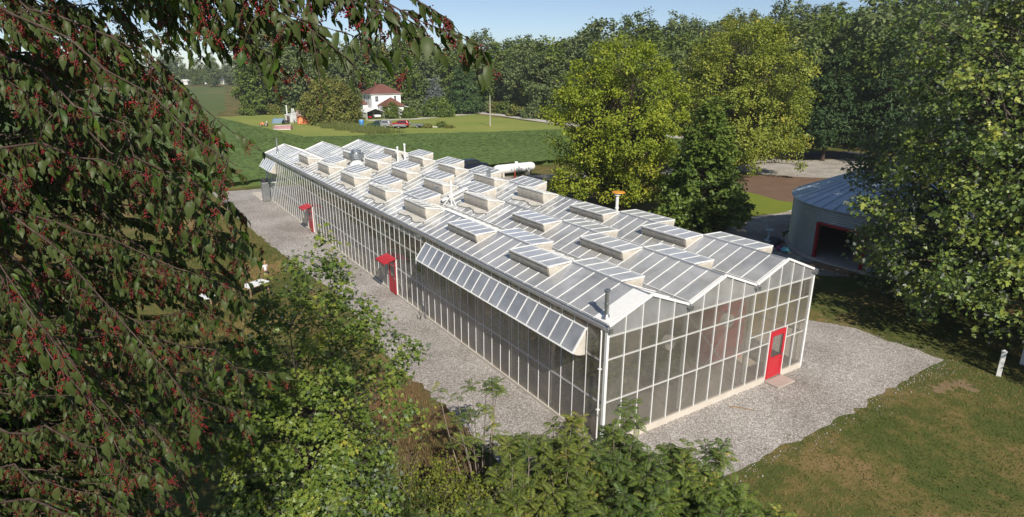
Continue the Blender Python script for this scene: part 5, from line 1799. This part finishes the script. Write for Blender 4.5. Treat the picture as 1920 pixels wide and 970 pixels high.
p_ = gz(678, 236.5)
b = empty('blue_barrel', (p_[0], p_[1], 0), 0, 'bright blue plastic drum standing alone on the lawn', 'barrel')
MB().lathe([(.50, 0), (.56, .1), (.58, .4), (.60, .45), (.58, .5), (.58, .9), (.60, .95), (.58, 1.0), (.55, 1.3), (.47, 1.38)], n=20).build('drum', M_bluepl, b, True)
MB().lathe([(.40, 1.385), (.42, 1.40), (.40, 1.44)], n=16).build('lid', M_siding, b)

# rusty container, shed, ladder and odds and ends at the edge of the lawn
p_ = gz(558.5, 233.6)
c = empty('rusty_container', (p_[0], p_[1], 0), R(-14), 'orange rust-streaked steel container at the end of the junk row', 'container')
mb = MB()
L0, W0, H0 = 3.5, 2.6, 1.75
mb.box(0.03, L0 - .03, .03, W0 - .03, .06, H0 - .06)
for i in range(14):
    x = .12 + i * (L0 - .24) / 13
    mb.box(x - .05, x + .05, -.004, .03, .1, H0 - .1)
for i in range(10):
    y = .15 + i * (W0 - .3) / 9
    mb.box(-.004, .03, y - .05, y + .05, .1, H0 - .1)
mb.build('shell', M_rust, c)
mb = MB()
for x in (0, L0 - .1):
    for y in (0, W0 - .1): mb.box(x - .012, x + .112, y - .012, y + .112, 0, H0)
mb.box(.1, L0 - .1, -.02, .08, H0 - .1, H0 + .02); mb.box(.1, L0 - .1, W0 - .08, W0 + .02, H0 - .1, H0 + .02)
mb.build('corner_frame', M_rust, c)
p_ = gz(557, 226)
c = empty('wooden_crate_stack', (p_[0], p_[1], 0), R(-14), 'weathered grey-pink plank bin behind the rusty container', 'bin')
M_plank = paint('greyed_planks', (0.36, 0.27, 0.24), 0.85, 0, .2, .3)
mb = MB()
for i in range(9): mb.box(0, 3.0, 0, 2.2, .1 + i * .26, .1 + i * .26 + .22)
mb.build('boards', M_plank, c)
mb = MB()
for x in (-.06, 3.0):
    for y in (0, 2.1): mb.box(x, x + .06, y, y + .1, 0, 2.9 if x > 1 else 2.5)
mb.build('stakes', M_plank, c)
p_ = gz(536, 229)
c = empty('grey_shed', (p_[0], p_[1], 0), R(-14), 'small pale grey lean-to shed between the ladder and the blue tarp', 'shed')
M_pale = paint('pale_sheet', (0.52, 0.54, 0.57), 0.5, 0.2)
mb = MB(); mb.add([(0, 0, 0), (2.6, 0, 0), (2.6, 1.8, 0), (0, 1.8, 0), (0, 0, 1.6), (2.6, 0, 2.0), (2.6, 1.8, 2.0), (0, 1.8, 1.6)], [(3, 2, 1, 0), (4, 5, 6, 7), (0, 1, 5, 4), (1, 2, 6, 5), (2, 3, 7, 6), (3, 0, 4, 7)])
mb.build('wall', M_pale, c)
mb = MB(); mb.add([(-.2, -.2, 1.64), (2.8, -.2, 2.1), (2.8, 2.0, 2.1), (-.2, 2.0, 1.64), (-.2, -.2, 1.70), (2.8, -.2, 2.16), (2.8, 2.0, 2.16), (-.2, 2.0, 1.70)], [(3, 2, 1, 0), (4, 5, 6, 7), (0, 1, 5, 4), (1, 2, 6, 5), (2, 3, 7, 6), (3, 0, 4, 7)])
mb.build('roof', M_siding, c)
MB().box(.3, 1.0, -.03, -.002, .05, 1.45).build('door', M_shadei, c)
p_ = gz(551, 231)
c = empty('white_ladder', (p_[0], p_[1], 0), R(20), 'white stepladder frame standing between shed and container', 'ladder')
for y in (-.35, .35):
    MB().bar((-.5, y, 0), (0, y * .8, 3.5), .14, .10).build('rail', M_white, c)
    MB().bar((.7, y, 0), (.08, y * .8, 3.4), .12, .08).build('rear_leg', M_white, c)
for i in range(8):
    t = (i + 1) / 9
    MB().bar((-.5 + .5 * t, -.35 + .07 * t, 3.5 * t), (-.5 + .5 * t, .35 - .07 * t, 3.5 * t), .08, .04).build('rung', M_white, c)
p_ = gz(538.5, 217)
c = empty('white_post', (p_[0], p_[1], 0), 0, 'thin white post rising behind the grey shed', 'post')
MB().tube([(0, 0, 0), (0, 0, 2.6)], .16, 8).build('shaft', M_white, c)
MB().lathe([(.16, 2.6), (.22, 2.62), (.22, 2.75), (.05, 2.85)], n=8).build('cap', M_white, c)
M_tarp = paint('blue_grey_tarp', (0.13, 0.22, 0.30), 0.6, 0, .3, .3)
p_ = gz(509, 232)
c = empty('tarped_stack', (p_[0], p_[1], 0), R(-12), 'low stack under a blue-grey tarp on the lawn edge', 'tarp')
me = MB()
rng = np.random.default_rng(9)
g = [[(i * .5, j * .45, max(0, 1.15 * min(1, 3 * math.sin(math.pi * i / 7)) * min(1, 3 * math.sin(math.pi * j / 4)) + rng.normal(0, .05)) if 0 < i < 7 and 0 < j < 4 else 0.0) for i in range(8)] for j in range(5)]
me.add([q_ for r_w in g for q_ in r_w], [(j * 8 + i, j * 8 + i + 1, (j + 1) * 8 + i + 1, (j + 1) * 8 + i) for j in range(4) for i in range(7)])
me.build('tarp', M_tarp, c, True)


def wheelset_thing(name, u, v, rz, label, cat, mcol, mcol2, s=1.0):
    """small garden machine: hood, seat, handlebar and four wheels"""
    p_ = gz(u, v)
    c = empty(name, (p_[0], p_[1], 0), rz, label, cat)
    body_from(c, 'body', [(.9 * s, .35 * s), (.9 * s, .8 * s), (.1 * s, .95 * s), (-.1 * s, .5 * s), (-.9 * s, .55 * s), (-.95 * s, .35 * s)], .42 * s, mcol, .05)
    MB().box(-.7 * s, -.25 * s, -.28 * s, .28 * s, .57 * s, .7 * s).box(-.78 * s, -.66 * s, -.28 * s, .28 * s, .7 * s, 1.15 * s).build('seat', mcol2, c, bevel=.03)
    MB().tube([(.05 * s, 0, .9 * s), (-.12 * s, 0, 1.15 * s)], .03 * s, 6).tube([(-.12 * s, -.2 * s, 1.15 * s), (-.12 * s, .2 * s, 1.15 * s)], .03 * s, 6).build('handlebar', M_black, c)
    for x, r_w in ((.6 * s, .26 * s), (-.55 * s, .36 * s)):
        for y in (-.48 * s, .48 * s): wheel(c, x, y, r_w, .22 * s)


wheelset_thing('garden_tractor', 495, 237, R(160), 'old orange and white garden tractor out on the lawn by the field edge', 'tractor', M_rust, M_siding, 1.0)
wheelset_thing('scrap_mower', 536, 232.5, R(30), 'dark mower parked in front of the grey shed', 'mower', M_black, M_tyre, .9)
wheelset_thing('old_quad', 523, 231, R(200), 'dull red and grey quad bike beside the blue-grey tarp', 'quad bike', M_redrub, M_silver, .8)
# upturned boat
p_ = gz(530, 243)
c = empty('upturned_boat', (p_[0], p_[1], 0), R(150), 'pinkish upturned boat lying in the grass before the junk row', 'boat')
M_pink = paint('faded_pink_hull', (0.42, 0.22, 0.22), 0.5, 0, .4, .3)
vv, ff = [], []
for i in range(11):
    t = i / 10
    hw = .85 * (1 - max(0, (t - .45) / .55) ** 2.2) + .02
    for j in range(9):
        a = math.pi * j / 8
        vv.append((-2 + 4 * t, math.cos(a) * hw, .12 + math.sin(a) ** .8 * .85 * (1 - .25 * t) if 0 < j < 8 else .12))
for i in range(10):
    for j in range(8): ff.append((i * 9 + j, i * 9 + j + 1, (i + 1) * 9 + j + 1, (i + 1) * 9 + j))
ff.append(tuple(range(9)))
MB().add(vv, ff).build('hull', M_pink, c, True)
mb = MB()
for s in (-1, 1):
    for i in range(10):
        t0, t1 = i / 10, (i + 1) / 10
        w0 = .85 * (1 - max(0, (t0 - .45) / .55) ** 2.2) + .04; w1 = .85 * (1 - max(0, (t1 - .45) / .55) ** 2.2) + .04
        mb.bar((-2 + 4 * t0, s * w0, .1), (-2 + 4 * t1, s * w1, .1), .12)
mb.build('gunwale', M_siding, c)
MB().bar((-1.9, 0, .98), (1.6, 0, .80), .07).build('keel', M_siding, c)

# utility pole and the flower bed on the lawn
p_ = gz(919, 237)
c = empty('utility_pole', (p_[0], p_[1], 0), 0, 'slim pale utility pole standing on the lawn before the road', 'pole')
MB().tube([(0, 0, -.2), (0, 0, 7.0)], [.15, .10], 8).build('shaft', paint('grey_pole', (0.42, 0.39, 0.35), .8), c, True)
MB().lathe([(.11, 6.99), (.13, 7.02), (.02, 7.12)], n=8).build('cap', M_galv, c)
for i, (u, v, h, r, mm, lb) in enumerate([(828, 239, 1.3, 1.5, M_wood1, 'tallest green clump in the lawn flower bed'), (800, 240, .8, 1.2, M_wood2, 'brownish clump at the left of the lawn flower bed'), (842, 240.5, .6, 1.0, M_wood2, 'low clump at the right end of the lawn flower bed')]):
    p_ = gz(u, v)
    tree('bed_plant', tree_meshes(820 + i, h, r, .02, 'mound', 40, 22, .3, .35, mm, M_barkd, .04, LEAF2, .8, 0, .4, .2, .2, .6, 1, width=.6), (p_[0], p_[1], 0), i, 1, lb, 'plants of the lawn flower bed', 'plant')
p_ = gz(815, 239.5)
c = empty('stone_edging', (p_[0], p_[1], 0), R(-25), 'pale stones laid along the flower bed in the lawn', 'edging')
rng = np.random.default_rng(12)
for i in range(6):
    w = rng.uniform(.25, .45)
    MB().lathe([(w * .8, 0), (w, .12), (w * .7, .28), (.05, .34)], (-1.5 + i * .62, rng.normal(0, .12)), 7).build('stone', M_conc, c)

# ================================================================== gas tank, bin and yard things
tank = empty('gas_tank', (29.9, 51.6, 0), R(2), 'long white cylindrical gas tank on the grass behind the greenhouse', 'tank')
prof = [(-3.2, .02), (-3.15, .22), (-3.0, .42), (-2.75, .54), (-2.5, .58), (2.5, .58), (2.75, .54), (3.0, .42), (3.15, .22), (3.2, .02)]
MB().tube([(x, 0, .98) for x, r in prof], [r for x, r in prof], 24).build('vessel', M_white, tank, True)
for x in (-2.0, 2.0):
    MB().prism([(-.55, 0), (.55, 0), (.45, .62), (.25, .46), (-.25, .46), (-.45, .62)], x - .12, x + .12, 'x').build('saddle', M_conc, tank)
MB().lathe([(.22, 1.53), (.22, 1.74), (.16, 1.78)], (.3, 0), 12).build('valve_dome', M_white, tank)
M_cone = paint('orange_red_plastic', (0.62, 0.10, 0.035), .5)
p_ = gz(965.3, 335)
c = empty('marker_post', (p_[0], p_[1], 0), 0, 'short orange-red marker post in front of the white tank', 'post')
MB().tube([(0, 0, 0), (0, 0, .95)], [.12, .07], 10).build('shaft', M_cone, c)
MB().box(-.2, .2, -.2, .2, 0, .05).build('foot', M_cone, c)

BX, BY, BR, BH = 35.7, 7.5, 7.5, 3.95
binr = empty('grain_bin', (BX, BY, 0), 0, 'round corrugated steel grain bin with a conical roof and red doorway', 'grain bin')
M_corr = paint('corrugated_steel', (0.46, 0.49, 0.47), 0.38, 0.35, .5, .2, .6)
M_corr2 = paint('bin_roof_steel', (0.60, 0.70, 0.78), 0.32, 0.30, .5, .12, .8)
ang0, ang1 = math.radians(163.5), math.radians(163.5 + 27)
vv, ff = [], []
na, nz = 150, 96
zz = np.linspace(.22, BH, nz)
rr = BR + .022 * np.sin(np.arange(nz) * math.pi / 2)
DH = 2.75
for i in range(na):
    a = ang1 + (2 * math.pi - (ang1 - ang0)) * i / (na - 1)
    for j in range(nz): vv.append((rr[j] * math.cos(a), rr[j] * math.sin(a), zz[j]))
for i in range(na - 1):
    for j in range(nz - 1): ff.append((i * nz + j, (i + 1) * nz + j, (i + 1) * nz + j + 1, i * nz + j + 1))
b0 = len(vv)
ks = [j for j in range(nz) if zz[j] >= DH]
nd = 14
for i in range(nd):
    a = ang0 + (ang1 - ang0) * i / (nd - 1)
    for j in ks: vv.append((rr[j] * math.cos(a), rr[j] * math.sin(a), zz[j]))
for i in range(nd - 1):
    for j in range(len(ks) - 1): ff.append((b0 + i * len(ks) + j, b0 + (i + 1) * len(ks) + j, b0 + (i + 1) * len(ks) + j + 1, b0 + i * len(ks) + j + 1))
MB().add(vv, ff).build('wall', M_corr, binr, True)
vv, ff = [], []
ns = 48
for i in range(ns + 1):
    a = 2 * math.pi * i / ns
    vv += [((BR + .22) * math.cos(a), (BR + .22) * math.sin(a), BH - .06), (.5 * math.cos(a), .5 * math.sin(a), BH + 3.1)]
for i in range(ns): ff.append((2 * i, 2 * i + 2, 2 * i + 3, 2 * i + 1))
rf = MB().add(vv, ff).build('roof', M_corr2, binr)
mb = MB()
for i in range(ns):
    a = 2 * math.pi * i / ns
    mb.bar(((BR + .2) * math.cos(a), (BR + .2) * math.sin(a), BH - .02), (.5 * math.cos(a), .5 * math.sin(a), BH + 3.13), .06, .07)
mb.build('roof_rib', M_corr2, rf)
MB().lathe([(.55, BH + 3.02), (.55, BH + 3.3), (.35, BH + 3.4), (.02, BH + 3.5)], n=20).build('roof_cap', M_galv, rf)
MB().lathe([(BR + .28, 0), (BR + .28, .2), (BR - .2, .2)], n=72).build('foundation', M_conc, binr)
dm = MB()
for a in (ang0, ang1):
    c_, s_ = math.cos(a), math.sin(a)
    q0 = Vector((c_ * (BR + .02), s_ * (BR + .02), 0))
    dm.bar(q0 + Vector((0, 0, .1)), q0 + Vector((0, 0, DH)), .22, .18, (c_, s_, 0))
for i in range(8):
    a, b_ = ang0 + (ang1 - ang0) * i / 8, ang0 + (ang1 - ang0) * (i + 1) / 8
    dm.bar((math.cos(a) * (BR + .04), math.sin(a) * (BR + .04), DH), (math.cos(b_) * (BR + .04), math.sin(b_) * (BR + .04), DH), .18, .16)
dm.build('door_frame', M_redrub, binr)
mb = MB()
for i in range(7):
    mb.box(-BR + 1.6, -BR + 1.75, -.3 - i * .4, .05 - i * .4, .2, 2.3)
mb.build('inner_panel', M_wood, binr)
MB().box(-8.9, -7.82, -1.2, 1.6, 0.0, .10).build('door_ramp', M_wood, binr)

# birdbath, heap by the bin, white posts, step, stick
M_bath = paint('pale_blue_stone', (0.55, 0.68, 0.70), .6, 0, .3, .15)
c = empty('birdbath', (30.2, 14.6, 0), 0, 'pale blue pedestal birdbath on the grass by the grain bin', 'birdbath')
MB().lathe([(.30, 0), (.30, .06), (.16, .14), (.09, .3), (.08, .55), (.14, .74), (.16, .78)], n=16).build('pedestal', M_bath, c, True)
MB().lathe([(.15, .78), (.34, .84), (.37, .92), (.32, .90), (.1, .86)], n=20).build('bowl', M_bath, c, True)
c = empty('flower_pot', (29.6, 14.1, 0), 0, 'low pale blue dish on the grass under the birdbath', 'dish')
MB().lathe([(.22, 0), (.34, .16), (.38, .24), (.32, .22), (.1, .14)], n=18).build('dish', M_bath, c, True)
M_bag = paint('dark_blue_bag', (0.035, 0.045, 0.075), .45, 0, .5, .3)
M_pinkb = paint('magenta_bag', (0.34, 0.06, 0.16), .5)
M_teal = paint('teal_plastic', (0.16, 0.50, 0.55), .4)


def sack(x, y, s, m, label, seed, name='stuffed_bag'):
    rng = np.random.default_rng(seed)
    vv, ff = [], []
    for i in range(9):
        ph = math.pi * i / 8
        for j in range(12):
            th = 2 * math.pi * j / 12
            k = s * (1 + .16 * math.sin(3 * th + seed) * math.sin(ph) + .08 * rng.normal())
            vv.append((k * math.sin(ph) * math.cos(th), k * math.sin(ph) * math.sin(th), max(0, s * .62 + k * .66 * math.cos(ph))))
    for i in range(8):
        for j in range(12): ff.append((i * 12 + j, (i + 1) * 12 + j, (i + 1) * 12 + (j + 1) % 12, i * 12 + (j + 1) % 12))
    c = empty(name, (x, y, 0), seed, label, 'bag', 'bags heaped beside the grain bin')
    MB().add(vv, ff).build('bag', m, c, True)
    MB().tube([(0, 0, s * 1.2), (.02, .01, s * 1.36), (.06, .02, s * 1.45)], [s * .10, s * .05, s * .12], 8).build('tied_neck', m, c, True)


sack(29.7, 13.6, .42, M_bag, 'largest dark blue bag, leaning at the back of the heap by the bin', 1)
sack(29.0, 13.3, .30, M_bag, 'small dark blue bag at the left end of the heap by the bin', 2)
sack(30.0, 14.0, .34, M_bag, 'dark blue bag behind the others, closest to the birdbath', 3)
sack(28.5, 12.35, .30, M_pinkb, 'magenta bag beside the grain bin wall', 4)
sack(28.25, 11.75, .36, M_teal, 'pale teal bag against the foot of the grain bin', 5)
for i, (x, y, lb) in enumerate([(18.9, -5.4, 'white square post standing alone in the shaded lawn'), (21.2, -5.5, 'white square post at the right edge, deeper in the shade')]):
    c = empty('white_fence_post', (x, y, 0), R(20), lb, 'post', 'white posts on the lawn')
    MB().box(-.09, .09, -.09, .09, 0, 1.22).build('shaft', M_white, c, bevel=.006)
    MB().add([(-.11, -.11, 1.221), (.11, -.11, 1.221), (.11, .11, 1.221), (-.11, .11, 1.221), (0, 0, 1.30)], [(3, 2, 1, 0), (0, 1, 4), (1, 2, 4), (2, 3, 4), (3, 0, 4)]).build('cap', M_white, c)
c = MB().box(9.35, 10.55, -.78, -.09, .01, .085).build('door_step', soil_mat('pinkish_slab', [(.3, (.36, .30, .26)), (.7, (.48, .41, .36))], .8, 5, .01), bevel=.01)
tag(c, 'flat pinkish concrete slab below the red gable door', 'step')
c = MB().tube([(6.35, -.55, .03), (6.6, -.85, .035), (6.75, -1.05, .03), (6.95, -1.4, .04)], [.02, .028, .025, .012], 6).build('stick', M_wood)
tag(c, 'thin brown stick lying on the gravel before the gable end', 'stick')
c = empty('water_tap', (-.16, 14.45, 0), 0, 'thin standpipe tap at the change from glass to panels on the long wall', 'tap')
MB().tube([(0, 0, 0), (0, 0, .95), (-.03, -.0, 1.05), (-.14, -.05, 1.07), (-.2, -.06, .98)], .022, 8).build('pipe', M_galv, c, True)
MB().bar((0, -.08, 1.0), (0, .08, 1.0), .03).build('handle', M_galv, c)
M_hose = paint('dark_hose', (0.05, 0.06, 0.055), .5)
MB().tube([(-.2, -.06, .97), (-.25, -.08, .5), (-.28, .1, .06), (-.3, .5, .03), (-.16, .8, .03)], .018, 6).build('hose', M_hose, c, True)

# orange capped vent pipe beyond the roof
p_ = pxx(1158, 362, 12.75)
c = empty('capped_vent_pipe', (12.75, p_[1], 0), 0, 'white vent pipe with a flat orange-yellow cap rising beyond the roof', 'vent pipe')
MB().tube([(0, 0, 0), (0, 0, p_[2] - .12)], .10, 12).build('pipe', M_white, c, True)
MB().tube([(0, 0, p_[2] - 1.0), (0, 0, p_[2] - .9)], .125, 12).build('collar', M_white, c, True)
MB().lathe([(.10, p_[2] - .2), (.20, p_[2] - .14), (.20, p_[2] - .06), (.10, p_[2] - .04)], n=14).build('throat', M_white, c, True)
M_orange = paint('orange_yellow_cap', (0.68, 0.30, 0.03), .5)
MB().lathe([(.10, p_[2] - .03), (.42, p_[2]), (.40, p_[2] + .05), (.05, p_[2] + .08)], (.12, .05), 18).build('cap', M_orange, c, True)

# weather mast between the bays
ws = empty('weather_mast', (4.4, 19.9, EA + RR - 1.6 * SL), 0, 'white weather mast with arms and struts among the roof vents', 'weather station')
MB().tube([(0, 0, 0), (0, 0, 1.55)], .055, 8).build('mast', M_white, ws, True)
MB().tube([(-.75, .5, -.1), (-.75, .5, 1.0)], .03, 8).build('side_mast', M_galv, ws, True)
MB().lathe([(.02, .98), (.16, 1.0), (.16, 1.05), (.02, 1.1)], (-.75, .5), 10).build('wind_sensor', M_galv, ws)
for a in (0, 2.1, 4.2):
    MB().bar((0, 0, .62), (.55 * math.cos(a + .6), .55 * math.sin(a + .6), -.12), .05).build('strut', M_white, ws)
MB().bar((-.26, .9, .10), (1.62, .95, .74), .30, .10).build('sensor_arm', M_white, ws)
for (x, y, h, lb) in ((8.57, 38.3, 1.25, 'thin white roof post near the back of the far bay'), (9.05, 37.8, 1.35, 'white roof post with a round head in the far bay')):
    c = empty('roof_post', (x, y, EA + RR - (10 - x) * SL), 0, lb, 'post', 'white posts on the greenhouse roof')
    MB().tube([(0, 0, -.05), (0, 0, h)], .075, 8).build('shaft', M_white, c, True)
    MB().lathe([(.08, h - .02), (.11, h + .02), (.10, h + .12), (.03, h + .16)], n=10).build('head', M_white, c, True)

# white garden tables on the side lawn
for i, (u, v, rz, lb) in enumerate([(481, 553, 25, 'white slatted garden table on the side lawn near the child'), (395, 574, 60, 'white garden table half hidden behind the cherry leaves')]):
    p_ = gz(u, v)
    c = empty('garden_table', (p_[0], p_[1], 0), R(rz), lb, 'table', 'white tables on the side lawn')
    mb = MB()
    for k in range(5): mb.box(-.75, .75, -.44 + k * .18, -.28 + k * .18, .70, .74)
    mb.build('tabletop', M_white, c, bevel=.005)
    for x in (-.62, .62):
        for y in (-.34, .34): MB().box(x - .035, x + .035, y - .035, y + .035, 0, .698).build('leg', M_wood, c)

# white farm sheds far away on the plain
for i, (u0, u1, v, hgt, lb) in enumerate([(383, 420, 158, 4.2, 'long white shed on the horizon nearest the wood'), (333, 352, 159, 3.6, 'short white shed in the middle of the far plain'), (276, 298, 152, 6.5, 'taller white shed far off behind the cherry leaves')]):
    a, b_ = gz(u0, v), gz(u1, v)
    w = np.linalg.norm(b_ - a)
    c = empty('farm_shed', (a[0], a[1], 0), math.atan2(b_[1] - a[1], b_[0] - a[0]), lb, 'shed', 'white sheds on the horizon')
    MB().box(0, w, 0, 12, 0, hgt * .7).build('wall', M_siding, c)
    MB().prism([(-.6, hgt * .7), (6, hgt), (12.6, hgt * .7), (12.6, hgt * .7 - .3), (-.6, hgt * .7 - .3)], -.5, w + .5, 'x').build('roof', M_siding, c)

# ---------------- inside the greenhouse
M_pot = paint('brown_pot', (0.20, 0.10, 0.055), .8)
gi = 0
for bx in (2.0, 6.0, 10.0):
    for by in np.arange(18, 50, 5.6):
        zone = 'the glass half'
        c = empty('growing_bench', (bx, by, .03), 0, 'metal growing bench with plants inside the glass half', 'bench', 'benches inside the greenhouse')
        MB().box(-.8, .8, -2.3, 2.3, .72, .80).build('benchtop', M_galv, c)
        for x in (-.7, .7):
            for y in (-2.1, 2.1): MB().box(x - .03, x + .03, y - .03, y + .03, 0, .719).build('leg', M_galv, c)
        if gi == 0:
            bpl = tree_meshes(900, .9, .75, .0, 'mound', 60, 14, .16, .16, M_wood1, M_barkd, .02, LEAF2, .8, 0, .3, .2, .2, .6, 1, width=.5)
        gi += 1
        pl = empty('bench_plants', (bx, by, .83), gi, 'leafy potted plants standing on a bench inside the glass half', 'plants', 'plants on the benches inside')
        pl.scale = (1, 2.6, .9)
        pl.rotation_euler = (0, 0, 0)
        link(bpy.data.objects.new('foliage', bpl[0]), pl); link(bpy.data.objects.new('stems', bpl[1]), pl)
c = empty('red_reflection_block', (9.6, 2.6, .03), 0, 'red block imitating a reflection in the panels left of the gable door', 'reflection block')  # added block; stands in for a red reflection in the panels
MB().box(-1.3, .9, -.4, .4, .08, 2.9).build('body', M_red, c, bevel=.01)
for x in (-1.28, -.18): MB().box(x, x + 1.06, -.43, -.402, .12, 2.85).build('door', M_red, c)  # front plates of the added red block
for x, z, lb in ((3.9, 3.0, 'white circulation fan hanging behind the gable panels of the first bay'), (7.35, 3.15, 'white circulation fan hanging behind the gable panels of the middle bay')):
    c = empty('circulation_fan', (x, .75, z), 0, lb, 'fan', 'fans inside the gable end')
    MB().tube([(0, -.12, 0), (0, .12, 0)], .30, 20).build('housing', M_white, c, True)
    MB().tube([(0, -.14, 0), (0, -.121, 0)], .09, 12).build('hub', M_galv, c)
    MB().bar((0, 0, .3), (0, 0, 1.05), .03).build('hanger', M_galv, c)


# ================================================================== the child on the side lawn
def skin_mesh(name, joints, edges, m, parent, sub=2, root=0):
    me = bpy.data.meshes.new(name)
    me.from_pydata([j[0] for j in joints], edges, [])
    o = bpy.data.objects.new(name, me)
    link(o, parent)
    md = o.modifiers.new('skin', 'SKIN')
    sv = me.skin_vertices[0].data
    for i, j in enumerate(joints):
        r = j[1]
        sv[i].radius = r if hasattr(r, '__len__') else (r, r)
        sv[i].use_root = (i == root)
    md.use_smooth_shade = True
    s = o.modifiers.new('subsurf', 'SUBSURF')
    s.levels = s.render_levels = sub
    me.materials.append(m)
    return o


M_skin = paint('skin', (0.52, 0.30, 0.21), .55, 0, .3, .05)
M_hair = paint('fair_hair', (0.36, 0.23, 0.10), .7, 0, .2, .2)
M_shirt = paint('white_shirt', (0.74, 0.75, 0.76), .85, 0, .1, .08)
M_shorts = paint('dark_shorts', (0.03, 0.04, 0.06), .85, 0, .1, .1)
p_ = gz(499.5, 521.5)
per = empty('person', (p_[0], p_[1], 0), R(205), 'child in white shirt and dark shorts standing on the side lawn', 'person')
hS = 1.18
J = [((0, 0, .50), (.095, .075)), ((0, 0, .62), (.085, .065)), ((0, .0, .78), (.10, .07)), ((0, 0, .885), (.075, .055)), ((0, 0, .945), (.038, .038)), ((0, -.008, 1.00), (.068, .078)), ((0, -.006, 1.10), (.075, .085)), ((0, 0, 1.165), (.04, .05)),
     ((.125, 0, .865), .038), ((.165, -.03, .70), .031), ((.15, -.10, .57), .025), ((.145, -.14, .52), (.024, .016)),
     ((-.125, 0, .865), .038), ((-.175, -.01, .70), .031), ((-.17, -.07, .56), .025), ((-.168, -.10, .50), (.024, .016)),
     ((.060, 0, .44), .062), ((.066, -.012, .26), .046), ((.070, .01, .06), .030), ((.072, -.07, .025), (.028, .02)), ((-.060, 0, .44), .062), ((-.068, .01, .26), .046), ((-.075, .03, .06), .030), ((-.08, -.045, .025), (.028, .02))]
Eg = [(0, 1), (1, 2), (2, 3), (3, 4), (4, 5), (5, 6), (6, 7), (3, 8), (8, 9), (9, 10), (10, 11), (3, 12), (12, 13), (13, 14), (14, 15), (0, 16), (16, 17), (17, 18), (18, 19), (0, 20), (20, 21), (21, 22), (22, 23)]
body = skin_mesh('body', J, Eg, M_skin, per)
skin_mesh('shirt', [((0, 0, .50), (.112, .09)), ((0, 0, .64), (.102, .082)), ((0, 0, .78), (.116, .086)), ((0, 0, .89), (.088, .068)), ((0, 0, .925), (.05, .048)), ((.13, 0, .865), .052), ((.155, -.02, .76), .046), ((-.13, 0, .865), .052), ((-.16, -.005, .76), .046)],
          [(0, 1), (1, 2), (2, 3), (3, 4), (3, 5), (5, 6), (3, 7), (7, 8)], M_shirt, per)
skin_mesh('shorts', [((0, 0, .53), (.108, .086)), ((0, 0, .47), (.108, .088)), ((.062, 0, .42), .078), ((.067, -.008, .29), .068), ((-.062, 0, .42), .078), ((-.068, .008, .29), .068)], [(0, 1), (1, 2), (2, 3), (1, 4), (4, 5)], M_shorts, per)
MB().lathe([(.060, 1.045), (.088, 1.075), (.094, 1.12), (.082, 1.165), (.045, 1.195), (.005, 1.205)], (0, .012), 14).build('hair', M_hair, per, True)
for s in (-1, 1):
    MB().lathe([(.001, 1.062), (.009, 1.068), (.009, 1.076), (.001, 1.082)], (s * .028, -.088), 8).build('eye', M_black, per)

# ---------------- greenery behind the near panels
gp = tree_meshes(905, 1.9, 1.1, .2, 'round', 70, 18, .22, .3, M_sap, M_barkd, .03, LEAF2, .8, 0, .3, .4, .2, .6, 1, width=.6)
for i, (x, y, lb) in enumerate([(1.6, 2.2, 'leafy pot plant blurred behind the corner panels'), (1.5, 5.4, 'leafy pot plant blurred behind the long wall under the side vent'), (3.0, 3.6, 'leafy pot plant deeper in the first bay behind the gable panels'), (1.7, 9.2, 'leafy pot plant behind the far end of the side vent'), (5.6, 2.6, 'leafy pot plant behind the middle gable panels')]):
    tree('pot_plant', gp, (x, y, .03), i * 1.3, 1 + .1 * (i % 3), lb, 'pot plants behind the twin-wall panels', 'plant')
c = empty('timber_stack', (1.6, 12.2, .03), 0, 'brown timber shelving behind the panels at the far end of the side vent', 'shelf')
for z in (.5, 1.2, 1.9, 2.6): MB().box(-.4, .4, -1.6, 1.6, z, z + .08).build('shelf_board', M_wood, c)
for y in (-1.55, 1.55):
    for x in (-.36, .36): MB().box(x - .03, x + .03, y - .03, y + .03, 0, 2.9).build('upright', M_wood, c)
# ================================================================== the air
m, nt, out = mat('haze_air')
pv = N(nt, 'ShaderNodeVolumePrincipled', i_Density=0.0003, i_Anisotropy=0.2)
pv.inputs['Color'].default_value = (0.90, 0.93, 0.96, 1)
nt.links.new(pv.outputs[0], out.inputs['Volume'])
hz = MB().box(-900, 900, -150, 1000, -1.5, 62).build('haze', m)
tag(hz, kind='stuff')
